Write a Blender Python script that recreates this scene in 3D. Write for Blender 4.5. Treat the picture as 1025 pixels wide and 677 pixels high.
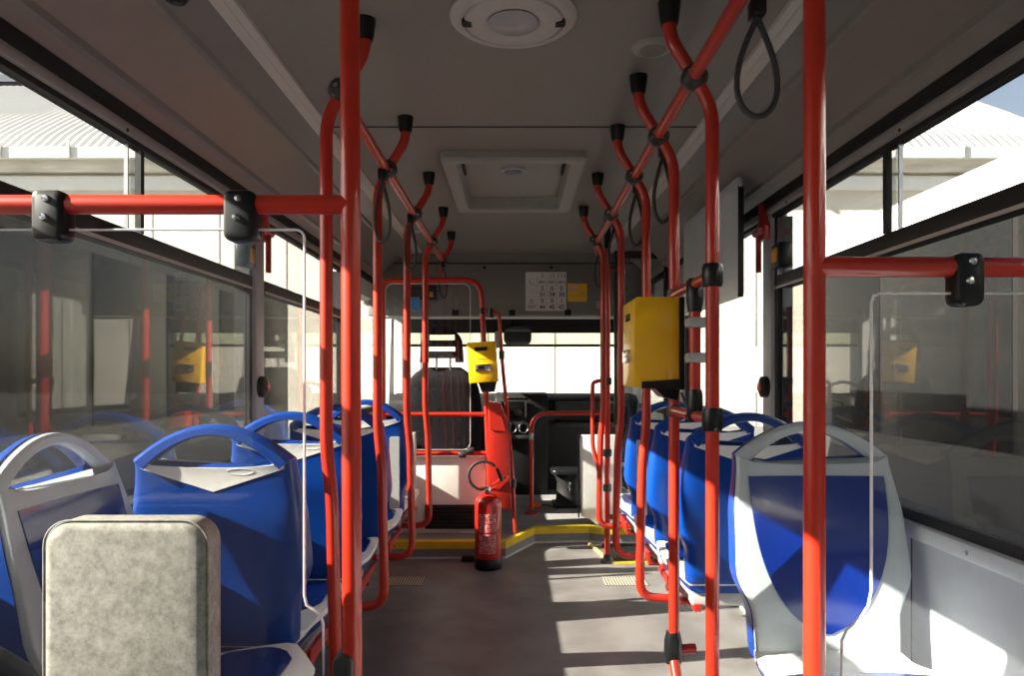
import bpy, bmesh, math, random
from mathutils import Vector, Matrix
random.seed(7)
for o in list(bpy.data.objects):
    bpy.data.objects.remove(o)
SC = bpy.context.scene
COL = SC.collection
PI = math.pi

# ------------------------------------------------------------------ camera
CAMZ = 1.15
cam_d = bpy.data.cameras.new('camera')
cam = bpy.data.objects.new('camera', cam_d); COL.objects.link(cam)
cam.location = (0, 0, CAMZ); cam.rotation_euler = (PI/2, 0, 0)
cam_d.sensor_width = 36; cam_d.sensor_fit = 'HORIZONTAL'
cam_d.lens = 720/1025*36
cam_d.shift_x = -1.5/1025; cam_d.shift_y = 37.5/1025
cam_d.clip_start = 0.02; cam_d.clip_end = 500
SC.camera = cam

# ------------------------------------------------------------------ world, sun, exposure
SUN_DIR = Vector((1.0, 0.22, -0.58)).normalized()          # direction the light travels
w = bpy.data.worlds.new('sky'); SC.world = w; w.use_nodes = True
nt = w.node_tree; nt.nodes.clear()
sky = nt.nodes.new('ShaderNodeTexSky'); sky.sky_type = 'NISHITA'; sky.sun_disc = False
sky.sun_elevation = math.asin(-SUN_DIR.z)
sky.sun_rotation = math.atan2(-SUN_DIR.x, -SUN_DIR.y)
sky.air_density = 1.0; sky.dust_density = 3.5; sky.ozone_density = 1.0
bg = nt.nodes.new('ShaderNodeBackground'); bg.inputs['Strength'].default_value = 0.31
wo = nt.nodes.new('ShaderNodeOutputWorld')
hs = nt.nodes.new('ShaderNodeHueSaturation'); hs.inputs['Saturation'].default_value = 0.62
nt.links.new(sky.outputs[0], hs.inputs['Color']); nt.links.new(hs.outputs[0], bg.inputs[0]); nt.links.new(bg.outputs[0], wo.inputs[0])
sd = bpy.data.lights.new('sun', 'SUN'); sd.energy = 56.0; sd.angle = 0.009; sd.color = (1.0, 0.90, 0.76)
so = bpy.data.objects.new('sun', sd); COL.objects.link(so)
so.rotation_euler = SUN_DIR.to_track_quat('-Z', 'Y').to_euler(); so.location = (-20, -5, 15)
vs = SC.view_settings
vs.view_transform = 'Standard'; vs.look = 'None'; vs.gamma = 1.0; vs.use_curve_mapping = False
vs.exposure = -0.30

# ------------------------------------------------------------------ materials
MATS = {}
def principled(name):
    m = bpy.data.materials.new(name); m.use_nodes = True
    return m, m.node_tree, m.node_tree.nodes['Principled BSDF']
def mat(name, col, rough=0.5, metal=0.0, coat=0.0, var=0.08, vscale=30.0, bump=0.0, bscale=200.0, emit=None, spec=0.5, stretch=None):
    m, t, b = principled(name)
    b.inputs['Roughness'].default_value = rough
    b.inputs['Metallic'].default_value = metal
    b.inputs['Coat Weight'].default_value = coat
    b.inputs['Coat Roughness'].default_value = 0.06
    b.inputs['Specular IOR Level'].default_value = spec
    tc = t.nodes.new('ShaderNodeTexCoord')
    src = tc.outputs['Object']
    if stretch:
        mp = t.nodes.new('ShaderNodeMapping'); mp.inputs['Scale'].default_value = stretch
        t.links.new(src, mp.inputs[0]); src = mp.outputs[0]
    n = t.nodes.new('ShaderNodeTexNoise'); n.inputs['Scale'].default_value = vscale; n.inputs['Detail'].default_value = 5
    t.links.new(src, n.inputs['Vector'])
    r = t.nodes.new('ShaderNodeValToRGB')
    r.color_ramp.elements[0].position = 0.3; r.color_ramp.elements[1].position = 0.7
    r.color_ramp.elements[0].color = tuple(c*(1-var) for c in col) + (1,)
    r.color_ramp.elements[1].color = tuple(min(1, c*(1+var)) for c in col) + (1,)
    t.links.new(n.outputs['Fac'], r.inputs[0]); t.links.new(r.outputs[0], b.inputs['Base Color'])
    if bump > 0:
        n2 = t.nodes.new('ShaderNodeTexNoise'); n2.inputs['Scale'].default_value = bscale; n2.inputs['Detail'].default_value = 3
        t.links.new(tc.outputs['Object'], n2.inputs['Vector'])
        bp = t.nodes.new('ShaderNodeBump'); bp.inputs['Strength'].default_value = bump; bp.inputs['Distance'].default_value = 0.002
        t.links.new(n2.outputs['Fac'], bp.inputs['Height']); t.links.new(bp.outputs[0], b.inputs['Normal'])
    if emit:
        b.inputs['Emission Color'].default_value = tuple(emit[:3]) + (1,); b.inputs['Emission Strength'].default_value = emit[3]
    MATS[name] = m
    return m
def glass(name, tint, r0=0.045, amp=0.9, haze=0.0):
    """thin sheet: straight-through tinted transmission plus a mirror coat that follows Schlick's law"""
    m = bpy.data.materials.new(name); m.use_nodes = True; t = m.node_tree; t.nodes.clear()
    out = t.nodes.new('ShaderNodeOutputMaterial')
    tr = t.nodes.new('ShaderNodeBsdfTransparent'); tr.inputs[0].default_value = tuple(tint) + (1,)
    gl = t.nodes.new('ShaderNodeBsdfGlossy'); gl.inputs['Roughness'].default_value = 0.0; gl.inputs[0].default_value = (1, 1, 1, 1)
    lw = t.nodes.new('ShaderNodeLayerWeight'); lw.inputs[0].default_value = 0.5
    p = t.nodes.new('ShaderNodeMath'); p.operation = 'POWER'; p.inputs[1].default_value = 5
    t.links.new(lw.outputs['Facing'], p.inputs[0])
    ma = t.nodes.new('ShaderNodeMath'); ma.operation = 'MULTIPLY_ADD'; ma.inputs[1].default_value = amp; ma.inputs[2].default_value = r0
    t.links.new(p.outputs[0], ma.inputs[0])
    mx = t.nodes.new('ShaderNodeMixShader')
    t.links.new(ma.outputs[0], mx.inputs[0]); t.links.new(tr.outputs[0], mx.inputs[1]); t.links.new(gl.outputs[0], mx.inputs[2])
    last = mx
    if haze > 0:        # fine dust and scratches scatter a little light
        df = t.nodes.new('ShaderNodeBsdfDiffuse'); df.inputs[0].default_value = (0.8, 0.8, 0.8, 1)
        n = t.nodes.new('ShaderNodeTexNoise'); n.inputs['Scale'].default_value = 3; n.inputs['Detail'].default_value = 8
        tc = t.nodes.new('ShaderNodeTexCoord'); t.links.new(tc.outputs['Object'], n.inputs['Vector'])
        mm = t.nodes.new('ShaderNodeMath'); mm.operation = 'MULTIPLY'; mm.inputs[1].default_value = haze*2
        t.links.new(n.outputs['Fac'], mm.inputs[0])
        m2 = t.nodes.new('ShaderNodeMixShader'); t.links.new(mm.outputs[0], m2.inputs[0])
        t.links.new(mx.outputs[0], m2.inputs[1]); t.links.new(df.outputs[0], m2.inputs[2]); last = m2
    t.links.new(last.outputs[0], out.inputs[0])
    MATS[name] = m
    return m

mat('red', (0.42, 0.022, 0.009), 0.34, coat=0.35, var=0.05, spec=0.35)
mat('red_metal', (0.42, 0.018, 0.009), 0.35, coat=0.3, var=0.06)
mat('black', (0.007, 0.008, 0.009), 0.3, var=0.2, spec=0.35)
mat('rubber', (0.010, 0.010, 0.011), 0.6, var=0.2)
mat('strap', (0.035, 0.036, 0.04), 0.5, var=0.15)
mat('joint', (0.03, 0.03, 0.03), 0.4, var=0.2)
mat('chrome', (0.75, 0.75, 0.75), 0.15, metal=1.0, var=0.03)
mat('steel', (0.45, 0.45, 0.46), 0.35, metal=1.0, var=0.06)
mat('blue', (0.002, 0.040, 0.25), 0.30, coat=0.1, var=0.05, spec=0.4)
mat('blue_pad', (0.002, 0.018, 0.18), 0.14, coat=0.5, var=0.05)
mat('seat_grey', (0.42, 0.47, 0.50), 0.34, var=0.04, coat=0.15)
mat('seat_white', (0.84, 0.84, 0.82), 0.4, var=0.03)
mat('plate_grey', (0.36, 0.37, 0.38), 0.5, var=0.05)
mat('ceiling', (0.215, 0.19, 0.175), 0.55, var=0.04, vscale=60, bump=0.08, bscale=300)
mat('cove', (0.19, 0.172, 0.16), 0.36, var=0.04, vscale=12)
mat('trim', (0.46, 0.43, 0.40), 0.4, var=0.04)
mat('hatch', (0.30, 0.285, 0.265), 0.5, var=0.04)
mat('lamp_ring', (0.42, 0.38, 0.37), 0.5, var=0.04)
mat('lens', (0.34, 0.31, 0.32), 0.25, var=0.05)
mat('dark_gap', (0.006, 0.006, 0.006), 0.7, var=0.2)
mat('frame_strip', (0.27, 0.25, 0.245), 0.5, var=0.05)
mat('wall', (0.40, 0.44, 0.48), 0.45, var=0.04)
mat('sill', (0.52, 0.56, 0.60), 0.35, var=0.04)
mat('pillar', (0.42, 0.42, 0.44), 0.45, var=0.05)
mat('header', (0.17, 0.16, 0.145), 0.6, var=0.05)
mat('cab_white', (0.66, 0.68, 0.66), 0.5, var=0.03)
mat('panel_white', (0.74, 0.74, 0.72), 0.45, var=0.03)
mat('yellow', (0.80, 0.44, 0.006), 0.35, var=0.03, coat=0.2)
mat('yellow_side', (0.70, 0.40, 0.01), 0.45, var=0.04)
mat('nosing', (0.62, 0.44, 0.01), 0.5, var=0.08, vscale=15)
mat('riser', (0.20, 0.20, 0.21), 0.7, var=0.08)
mat('edge_strip', (0.55, 0.55, 0.54), 0.5, var=0.06)
mat('cream_strip', (0.62, 0.50, 0.18), 0.5, var=0.1)
mat('grate', (0.55, 0.48, 0.38), 0.45, metal=0.0, var=0.1)
mat('grate_hole', (0.12, 0.11, 0.10), 0.8, var=0.2)
mat('dash', (0.008, 0.008, 0.008), 0.6, var=0.2, bump=0.1, spec=0.2)
mat('dash_light', (0.028, 0.029, 0.027), 0.45, var=0.15, spec=0.3)
mat('screen', (0.004, 0.004, 0.004), 0.08, var=0.1)
mat('led', (0.8, 0.02, 0.05), 0.4, emit=(1, 0.05, 0.08, 1.5))
mat('seat_fabric', (0.007, 0.007, 0.009), 0.9, var=0.3, vscale=80, bump=0.3, spec=0.15)
mat('navy', (0.012, 0.017, 0.030), 0.8, var=0.3, vscale=20, bump=0.4, bscale=60)
mat('navy_light', (0.018, 0.024, 0.042), 0.8, var=0.3, vscale=20, bump=0.4, bscale=60)
mat('paper', (0.62, 0.58, 0.57), 0.6, var=0.02)
mat('ink', (0.03, 0.025, 0.03), 0.7, var=0.1)
mat('sticker_yellow', (0.72, 0.42, 0.02), 0.5, var=0.04)
mat('sticker_violet', (0.42, 0.38, 0.55), 0.5, var=0.1)
mat('sticker_blue', (0.05, 0.25, 0.6), 0.5, var=0.05)
mat('sticker_pink', (0.45, 0.22, 0.22), 0.5, var=0.05)
mat('ext_red', (0.40, 0.012, 0.007), 0.25, coat=0.5, var=0.05)
mat('orange', (0.8, 0.12, 0.01), 0.5, var=0.05)
mat('amber', (0.55, 0.25, 0.01), 0.4, var=0.05)
mat('edge_white', (0.78, 0.78, 0.82), 0.35, var=0.03)
mat('asphalt', (0.10, 0.10, 0.10), 0.9, var=0.2, vscale=6)
mat('facade', (0.74, 0.70, 0.60), 0.9, var=0.05, vscale=1.2)
mat('facade_trim', (0.66, 0.62, 0.52), 0.9, var=0.2, vscale=2.0, stretch=(0.4, 1, 2.5))
mat('gutter', (0.80, 0.79, 0.74), 0.7, var=0.05)
mat('roof_sheet', (0.23, 0.235, 0.235), 0.6, var=0.06, vscale=0.8)
mat('far_slate', (0.06, 0.075, 0.095), 0.8, var=0.1)
mat('bus_white', (0.78, 0.80, 0.80), 0.3, coat=0.4, var=0.02, vscale=1)
mat('bus_dark', (0.012, 0.013, 0.014), 0.35, var=0.2, spec=0.15)
mat('bus_grey', (0.04, 0.037, 0.034), 0.5, var=0.1)
mat('bus_skirt', (0.05, 0.052, 0.055), 0.4, var=0.1)
mat('tyre', (0.012, 0.012, 0.012), 0.9, var=0.2)
mat('mirror_glass', (0.25, 0.26, 0.28), 0.05, metal=1.0, var=0.02)
glass('pane_clear', (0.90, 0.92, 0.92))
glass('pane_green', (0.74, 0.79, 0.69))
glass('pane_upper', (0.86, 0.88, 0.88))
glass('pane_tint', (0.68, 0.69, 0.68), r0=0.035, amp=0.85)
glass('acrylic', (0.965, 0.965, 0.97), r0=0.03, amp=0.6, haze=0.0025)
glass('acrylic_cab', (0.95, 0.95, 0.96), r0=0.03, amp=0.6, haze=0.001)
# floor vinyl: grey with fine speckle and scuffed patches
m, t, b = principled('vinyl'); MATS['vinyl'] = m
tc = t.nodes.new('ShaderNodeTexCoord')
n1 = t.nodes.new('ShaderNodeTexNoise'); n1.inputs['Scale'].default_value = 260; n1.inputs['Detail'].default_value = 2
n2 = t.nodes.new('ShaderNodeTexNoise'); n2.inputs['Scale'].default_value = 4.5; n2.inputs['Detail'].default_value = 6
for n in (n1, n2): t.links.new(tc.outputs['Object'], n.inputs['Vector'])
r1 = t.nodes.new('ShaderNodeValToRGB'); r1.color_ramp.elements[0].position = 0.35; r1.color_ramp.elements[1].position = 0.65
r1.color_ramp.elements[0].color = (0.14, 0.136, 0.14, 1); r1.color_ramp.elements[1].color = (0.26, 0.25, 0.247, 1)
r2 = t.nodes.new('ShaderNodeValToRGB'); r2.color_ramp.elements[0].position = 0.38; r2.color_ramp.elements[1].position = 0.62
r2.color_ramp.elements[0].color = (0.72, 0.71, 0.71, 1); r2.color_ramp.elements[1].color = (1, 1, 1, 1)
t.links.new(n1.outputs['Fac'], r1.inputs[0]); t.links.new(n2.outputs['Fac'], r2.inputs[0])
mx = t.nodes.new('ShaderNodeMix'); mx.data_type = 'RGBA'; mx.blend_type = 'MULTIPLY'; mx.inputs['Factor'].default_value = 1
t.links.new(r1.outputs[0], mx.inputs['A']); t.links.new(r2.outputs[0], mx.inputs['B']); t.links.new(mx.outputs['Result'], b.inputs['Base Color'])
b.inputs['Roughness'].default_value = 0.42
# grey suede-like vinyl of the padded backrest: cloudy wear
m, t, b = principled('suede'); MATS['suede'] = m
tc = t.nodes.new('ShaderNodeTexCoord')
n1 = t.nodes.new('ShaderNodeTexNoise'); n1.inputs['Scale'].default_value = 48; n1.inputs['Detail'].default_value = 10; n1.inputs['Roughness'].default_value = 0.8
t.links.new(tc.outputs['Object'], n1.inputs['Vector'])
r1 = t.nodes.new('ShaderNodeValToRGB'); r1.color_ramp.elements[0].position = 0.34; r1.color_ramp.elements[1].position = 0.68
r1.color_ramp.elements[0].color = (0.13, 0.13, 0.118, 1); r1.color_ramp.elements[1].color = (0.36, 0.355, 0.33, 1)
t.links.new(n1.outputs['Fac'], r1.inputs[0]); t.links.new(r1.outputs[0], b.inputs['Base Color']); b.inputs['Roughness'].default_value = 0.75
# white print on the extinguisher's red label
m, t, b = principled('label_print'); MATS['label_print'] = m
tc = t.nodes.new('ShaderNodeTexCoord'); mp = t.nodes.new('ShaderNodeMapping'); mp.inputs['Scale'].default_value = (1, 1, 2.2)
t.links.new(tc.outputs['Object'], mp.inputs[0])
n1 = t.nodes.new('ShaderNodeTexNoise'); n1.inputs['Scale'].default_value = 95; n1.inputs['Detail'].default_value = 3
t.links.new(mp.outputs[0], n1.inputs['Vector'])
r1 = t.nodes.new('ShaderNodeValToRGB'); r1.color_ramp.elements[0].position = 0.48; r1.color_ramp.elements[1].position = 0.68
r1.color_ramp.elements[0].color = (0.5, 0.016, 0.01, 1); r1.color_ramp.elements[1].color = (0.72, 0.60, 0.60, 1)
t.links.new(n1.outputs['Fac'], r1.inputs[0]); t.links.new(r1.outputs[0], b.inputs['Base Color']); b.inputs['Roughness'].default_value = 0.4

# ------------------------------------------------------------------ mesh helpers
ORG = {}
def empty(name, loc, label, cat, group=None):
    o = bpy.data.objects.new(name, None); COL.objects.link(o); o.location = loc
    o.empty_display_size = 0.1
    o['label'] = label; o['category'] = cat
    if group: o['group'] = group
    ORG[o] = Vector(loc)
    return o
def tag(o, label, cat, group=None):
    o['label'] = label; o['category'] = cat
    if group: o['group'] = group
    return o
def fillet(pts, rad, n=6):
    pts = [Vector(p) for p in pts]
    out = [pts[0]]
    for i in range(1, len(pts)-1):
        a, b, c = pts[i-1], pts[i], pts[i+1]
        r = rad[i] if isinstance(rad, dict) and i in rad else (rad if not isinstance(rad, dict) else 0.03)
        u = a-b; v = c-b; r = min(r, u.length*0.49, v.length*0.49)
        p = b+u.normalized()*r; q = b+v.normalized()*r
        for k in range(n+1):
            s = k/n
            out.append((1-s)**2*p + 2*s*(1-s)*b + s*s*q)
    out.append(pts[-1])
    return out
class G:
    def __init__(self): self.v = []; self.f = []
    def box(self, x0, x1, y0, y1, z0, z1):
        i = len(self.v)
        self.v += [(x0,y0,z0),(x1,y0,z0),(x1,y1,z0),(x0,y1,z0),(x0,y0,z1),(x1,y0,z1),(x1,y1,z1),(x0,y1,z1)]
        self.f += [tuple(i+k for k in q) for q in ((3,2,1,0),(4,5,6,7),(0,1,5,4),(1,2,6,5),(2,3,7,6),(3,0,4,7))]
        return self
    def loft(self, rings, caps=True, closed=True, wrap=False):
        i = len(self.v); n = len(rings[0])
        for r in rings: self.v += [tuple(p) for p in r]
        m = len(rings)
        for a in range(m if wrap else m-1):
            for k in range(n if closed else n-1):
                p = i+a*n+k; q = i+a*n+(k+1) % n; b2 = (a+1) % m
                self.f.append((p, q, i+b2*n+(k+1) % n, i+b2*n+k))
        if caps and closed and not wrap:
            self.f.append(tuple(i+k for k in range(n))[::-1]); self.f.append(tuple(i+(m-1)*n+k for k in range(n)))
        return self
    def tube(self, pts, r, seg=12, closed=False, ry=None):
        pts = [Vector(p) for p in pts]; n = len(pts)
        T = []
        for k in range(n):
            if closed: d = pts[(k+1) % n]-pts[k-1]
            else: d = pts[min(k+1, n-1)]-pts[max(k-1, 0)]
            T.append(d.normalized())
        up = Vector((0, 1, 0)) if abs(T[0].y) < 0.9 else Vector((1, 0, 0))
        N = (up - T[0]*up.dot(T[0])).normalized(); rings = []
        for k in range(n):
            N = (N - T[k]*N.dot(T[k])).normalized(); B = T[k].cross(N)
            rr = r[k] if isinstance(r, (list, tuple)) else r
            rb = rr if ry is None else ry
            rings.append([pts[k]+N*math.cos(2*PI*s/seg)*rr+B*math.sin(2*PI*s/seg)*rb for s in range(seg)])
        return self.loft(rings, caps=True, wrap=closed)
    def lathe(self, prof, c, axis='Z', seg=24):
        c = Vector(c); rings = []
        for r, h in prof:
            ring = []
            for s in range(seg):
                a = 2*PI*s/seg; x, y = r*math.cos(a), r*math.sin(a)
                ring.append(c + (Vector((x, y, h)) if axis == 'Z' else Vector((h, x, y)) if axis == 'X' else Vector((y, h, x))))
            rings.append(ring)
        return self.loft(rings)
    def prism(self, poly, axis, a0, a1):
        """poly in the plane normal to axis, extruded from a0 to a1"""
        def P(p, a): return {'X': (a, p[0], p[1]), 'Y': (p[0], a, p[1]), 'Z': (p[0], p[1], a)}[axis]
        return self.loft([[P(p, a0) for p in poly], [P(p, a1) for p in poly]])
    def rot(self, M):
        self.v = [tuple(M @ Vector(p)) for p in self.v]; return self
    def build(self, name, mt, parent=None, smooth=True, bevel=0.0, label=None, kind=None, segs=2, origin=None):
        org = ORG.get(parent, Vector((0, 0, 0))) if parent else Vector(origin or (0, 0, 0))
        me = bpy.data.meshes.new(name)
        me.from_pydata([tuple(Vector(p)-org) for p in self.v], [], self.f)
        bm = bmesh.new(); bm.from_mesh(me)
        bmesh.ops.recalc_face_normals(bm, faces=bm.faces)
        if bevel > 0:
            es = [e for e in bm.edges if len(e.link_faces) == 2 and e.calc_face_angle(0) > 0.6]
            bmesh.ops.bevel(bm, geom=es, offset=bevel, segments=segs, affect='EDGES', clamp_overlap=True, profile=0.5)
        bm.to_mesh(me); bm.free()
        if smooth:
            for p in me.polygons: p.use_smooth = True
            me.set_sharp_from_angle(angle=math.radians(38))
        me.materials.append(MATS[mt])
        o = bpy.data.objects.new(name, me); COL.objects.link(o)
        if parent: o.parent = parent
        else: o.location = org
        ORG[o] = org
        if label: o['label'] = label
        if kind: o['kind'] = kind
        return o
def B(name, mt, parent, x0, x1, y0, y1, z0, z1, bevel=0.0, **k):
    return G().box(x0, x1, y0, y1, z0, z1).build(name, mt, parent, bevel=bevel, **k)
def struct(o, label=None):
    o['kind'] = 'structure'
    if label: o['label'] = label
    return o
def rrect(x0, x1, z0, z1, r, n=6, corners=(1, 1, 1, 1)):
    pts = []
    for (cx, cz, a0, on) in ((x1-r, z1-r, 0, corners[0]), (x0+r, z1-r, PI/2, corners[1]), (x0+r, z0+r, PI, corners[2]), (x1-r, z0+r, 1.5*PI, corners[3])):
        for k in range(n+1):
            a = a0+PI/2*k/n
            pts.append((cx+r*math.cos(a), cz+r*math.sin(a)))
    return pts
def text(name, body, size, loc, parent, mt, rot=(PI/2, 0, 0), align='CENTER', bold=0.0):
    cu = bpy.data.curves.new(name, 'FONT'); cu.body = body; cu.size = size; cu.align_x = align; cu.align_y = 'CENTER'
    cu.extrude = 0.0006; cu.offset = bold
    tmp = bpy.data.objects.new('tmp_text', cu); COL.objects.link(tmp)
    bpy.context.view_layer.update()
    dg = bpy.context.evaluated_depsgraph_get()
    me = bpy.data.meshes.new_from_object(tmp.evaluated_get(dg)); me.name = name
    bpy.data.objects.remove(tmp); bpy.data.curves.remove(cu)
    me.materials.clear(); me.materials.append(MATS[mt])
    o = bpy.data.objects.new(name, me); COL.objects.link(o); o.parent = parent
    o.location = Vector(loc)-ORG[parent]; o.rotation_euler = rot
    return o
def copy_tree(o, parent=None):
    c = o.copy(); COL.objects.link(c); c.parent = parent
    for ch in list(o.children): copy_tree(ch, c)
    return c

# ------------------------------------------------------------------ structure
WX = 1.12                     # inner face of the side walls
SILL, WTOP, TR0, TR1, CEIL = 0.758, 1.833, 1.524, 1.577, 2.12
YB, YF = -1.3, 7.15           # rear and front ends of the interior
floor = struct(B('floor', 'vinyl', None, -1.22, 1.22, YB-0.1, YF, -0.08, 0.0))
# ceiling: flat field and sloping coves, one thick shell
prof = [(0.0, CEIL), (0.77, CEIL), (0.90, 2.082), (1.05, 1.94), (1.08, 1.915)]
outer = [(1.22, 1.86), (1.22, 2.14), (1.0, 2.3), (0.0, 2.34)]
half = prof + outer
poly = half + [(-x, z) for x, z in half[::-1] if x > 0]
g = G()
for (x0, x1, y0, y1) in ((-0.72, 0.72, YB, 3.12), (-0.72, 0.72, 4.10, 5.72), (-0.72, -0.30, 3.12, 4.10), (0.30, 0.72, 3.12, 4.10)): g.box(x0, x1, y0, y1, CEIL, CEIL+0.04)
ceiling = struct(g.build('ceiling', 'ceiling', None, smooth=False))
for s, side in ((-1, 'left'), (1, 'right')):
    pp = [(s*x, z) for x, z in [(0.72, CEIL), (0.77, CEIL), (0.885, 2.098), (0.893, 2.084), (0.908, 2.080), (0.99, 2.008), (1.04, 1.962), (1.045, 1.944), (1.06, 1.936), (1.085, 1.912), (1.22, 1.90), (1.22, 2.14), (1.0, 2.26), (0.72, 2.26)]]
    c = G().prism(pp, 'Y', YB, 5.72).build('cove_'+side, 'cove', ceiling, smooth=False)
    B('gap_strip', 'dark_gap', ceiling, *sorted((s*1.09, s*1.21)), YB, 5.72, 1.875, 1.915)
    G().prism([(s*x, z) for x, z in [(0.712, CEIL+0.004), (0.716, CEIL-0.010), (0.738, CEIL-0.016), (0.746, CEIL-0.009), (0.774, CEIL-0.018), (0.790, CEIL+0.004)]], 'Y', YB, 5.6).build('edge_strip', 'trim', ceiling)
B('roof_skin', 'bus_white', ceiling, -1.0, 1.0, YB-0.1, 7.0, 2.26, 2.30)
B('seam', 'dark_gap', ceiling, -0.715, 0.715, 2.80, 2.806, CEIL-0.003, CEIL+0.01)

def side_wall(s, side):
    x0, x1 = sorted((s*WX, s*(WX+0.10)))
    wl = struct(B('wall_'+side, 'wall', None, x0, x1, YB, YF, -0.08, SILL-0.06))
    # sill ledge, upper strip, pillars: pieces of the wall
    xa, xb = sorted((s*(WX-0.018), s*(WX+0.10)))
    B('sill', 'sill', wl, xa, xb, YB, 4.75, SILL-0.062, SILL-0.018, 0.008)
    B('sill_seal', 'rubber', wl, *sorted((s*(WX+0.004), s*(WX+0.09))), YB, 4.75, SILL-0.018, SILL+0.012)
    B('upper_strip', 'frame_strip', wl, *sorted((s*(WX-0.02), s*(WX+0.03))), YB, 4.8, WTOP+0.012, 1.876, 0.006)
    B('upper_seal', 'rubber', wl, *sorted((s*(WX-0.004), s*(WX+0.028))), YB, 4.75, WTOP-0.004, WTOP+0.012)
    for k, (y0, y1) in enumerate(((YB-0.05, -0.8), (3.10, 3.20), (4.72, 4.90))):
        B('pillar', 'pillar', wl, *sorted((s*(WX-0.012), s*(WX+0.062))), y0, y1, SILL-0.02, WTOP+0.02, 0.006)
    for y in (0.9, 1.75, 2.3, 2.9):
        G().lathe([(0.0, 0.0), (0.006, 0.0), (0.006, 0.003), (0.0, 0.003)], (s*(WX-0.018)-(0.0015), y, SILL-0.04), 'X', 10).build('screw', 'steel', wl)
    for y in (1.35, 2.05, 2.9):
        G().lathe([(0.0, 0.0), (0.005, 0.0), (0.005, 0.003), (0.0, 0.003)], (s*(WX-0.02)-(0.0015), y, 1.850), 'X', 10).build('screw', 'dark_gap', wl)
    B('panel_joint', 'dark_gap', wl, *sorted((s*(WX-0.001), s*(WX+0.01))), 2.02, 2.026, 0.02, SILL-0.065)
    return wl
wall_l = side_wall(-1, 'left'); wall_r = side_wall(1, 'right')
# lower body skin outside is hidden; rear and front ends
wall_b = struct(B('wall_back', 'wall', None, -1.22, 1.22, YB-0.1, YB, -0.08, 0.95))
B('rear_pillar', 'pillar', wall_b, -1.22, -0.85, YB-0.1, YB, 0.95, 2.26); B('rear_pillar', 'pillar', wall_b, 0.85, 1.22, YB-0.1, YB, 0.95, 2.26)
B('rear_header', 'header', wall_b, -0.85, 0.85, YB-0.1, YB, 1.80, 2.26)
win_b = struct(B('window_7', 'rubber', None, -0.85, 0.85, YB-0.07, YB-0.03, 0.95, 0.99))
B('pane', 'pane_tint', win_b, -0.85, 0.85, YB-0.053, YB-0.047, 0.99, 1.80)

def window(idx, s, y0, y1, transom, mull):
    fr = struct(B('window_%d' % idx, 'rubber', None, *sorted((s*(WX+0.006), s*(WX+0.07))), y0, y0+0.035, SILL+0.012, WTOP-0.004))
    xs = sorted((s*(WX+0.006), s*(WX+0.07)))
    B('frame', 'rubber', fr, *xs, y1-0.035, y1, SILL+0.012, WTOP-0.004)
    px = sorted((s*(WX+0.016), s*(WX+0.021)))
    if transom:
        B('transom', 'rubber', fr, *sorted((s*(WX-0.002), s*(WX+0.07))), y0+0.035, y1-0.035, TR0, TR1, 0.005)
        B('transom_lip', 'trim', fr, *sorted((s*(WX-0.006), s*(WX-0.002))), y0+0.035, y1-0.035, TR0-0.006, TR0+0.004)
        B('pane', 'pane_tint', fr, *px, y0+0.035, y1-0.035, SILL+0.012, TR0)
        if mull:
            B('pane', 'pane_upper', fr, *px, y0+0.035, mull, TR1, WTOP-0.004)
            B('pane', 'pane_upper', fr, *sorted((s*(WX+0.004), s*(WX+0.009))), mull-0.05, y1-0.035, TR1, WTOP-0.004)
            B('mullion', 'rubber', fr, *sorted((s*(WX-0.002), s*(WX+0.016))), mull-0.012, mull+0.008, TR1, WTOP-0.004)
            B('mullion', 'steel', fr, *sorted((s*(WX+0.010), s*(WX+0.022))), mull-0.062, mull-0.056, TR1, WTOP-0.004)
            la = B('latch', 'black', fr, *sorted((s*(WX-0.03), s*(WX+0.02))), y1-0.16, y1-0.05, 1.60, 1.70, 0.01)
            B('latch_pad', 'amber', la, *sorted((s*(WX-0.036), s*(WX-0.03))), y1-0.13, y1-0.075, 1.62, 1.68, 0.004)
        else:
            B('pane', 'pane_upper', fr, *px, y0+0.035, y1-0.035, TR1, WTOP-0.004)
    else:
        B('pane', 'pane_clear', fr, *px, y0+0.035, y1-0.035, SILL+0.012, WTOP-0.004)
    return fr
window(1, -1, -0.80, 3.10, True, 2.17)
window(2, 1, -0.80, 3.10, True, 2.17)
window(3, -1, 3.20, 4.72, True, None)
window(4, 1, 3.20, 4.72, False, None)
# cab side windows
for idx, s in ((5, -1), (6, 1)):
    wn = struct(B('window_%d' % idx, 'rubber', None, *sorted((s*(WX+0.01), s*(WX+0.07))), 4.90, 6.55, 0.86, 0.90))
    B('pane', 'pane_clear', wn, *sorted((s*(WX+0.04), s*(WX+0.045))), 4.90, 6.55, 0.90, 1.75)
    par = wall_l if s < 0 else wall_r
    B('cab_sill', 'cab_white', par, *sorted((s*WX, s*(WX+0.1))), 4.75, YF, SILL-0.06, 0.86)
    B('cab_header', 'cab_white', par, *sorted((s*WX, s*(WX+0.1))), 4.9, YF, 1.75, 2.26)
    G().prism([(6.45, 0.86), (6.75, 0.86), (6.75, 1.75), (6.62, 1.75)], 'X', *sorted((s*WX, s*(WX+0.1)))).build('cab_pillar', 'cab_white', par)
    B('cab_post', 'cab_white', par, *sorted((s*(WX-0.05), s*(WX+0.1))), 6.9, YF, 0.86, 1.75)

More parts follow.
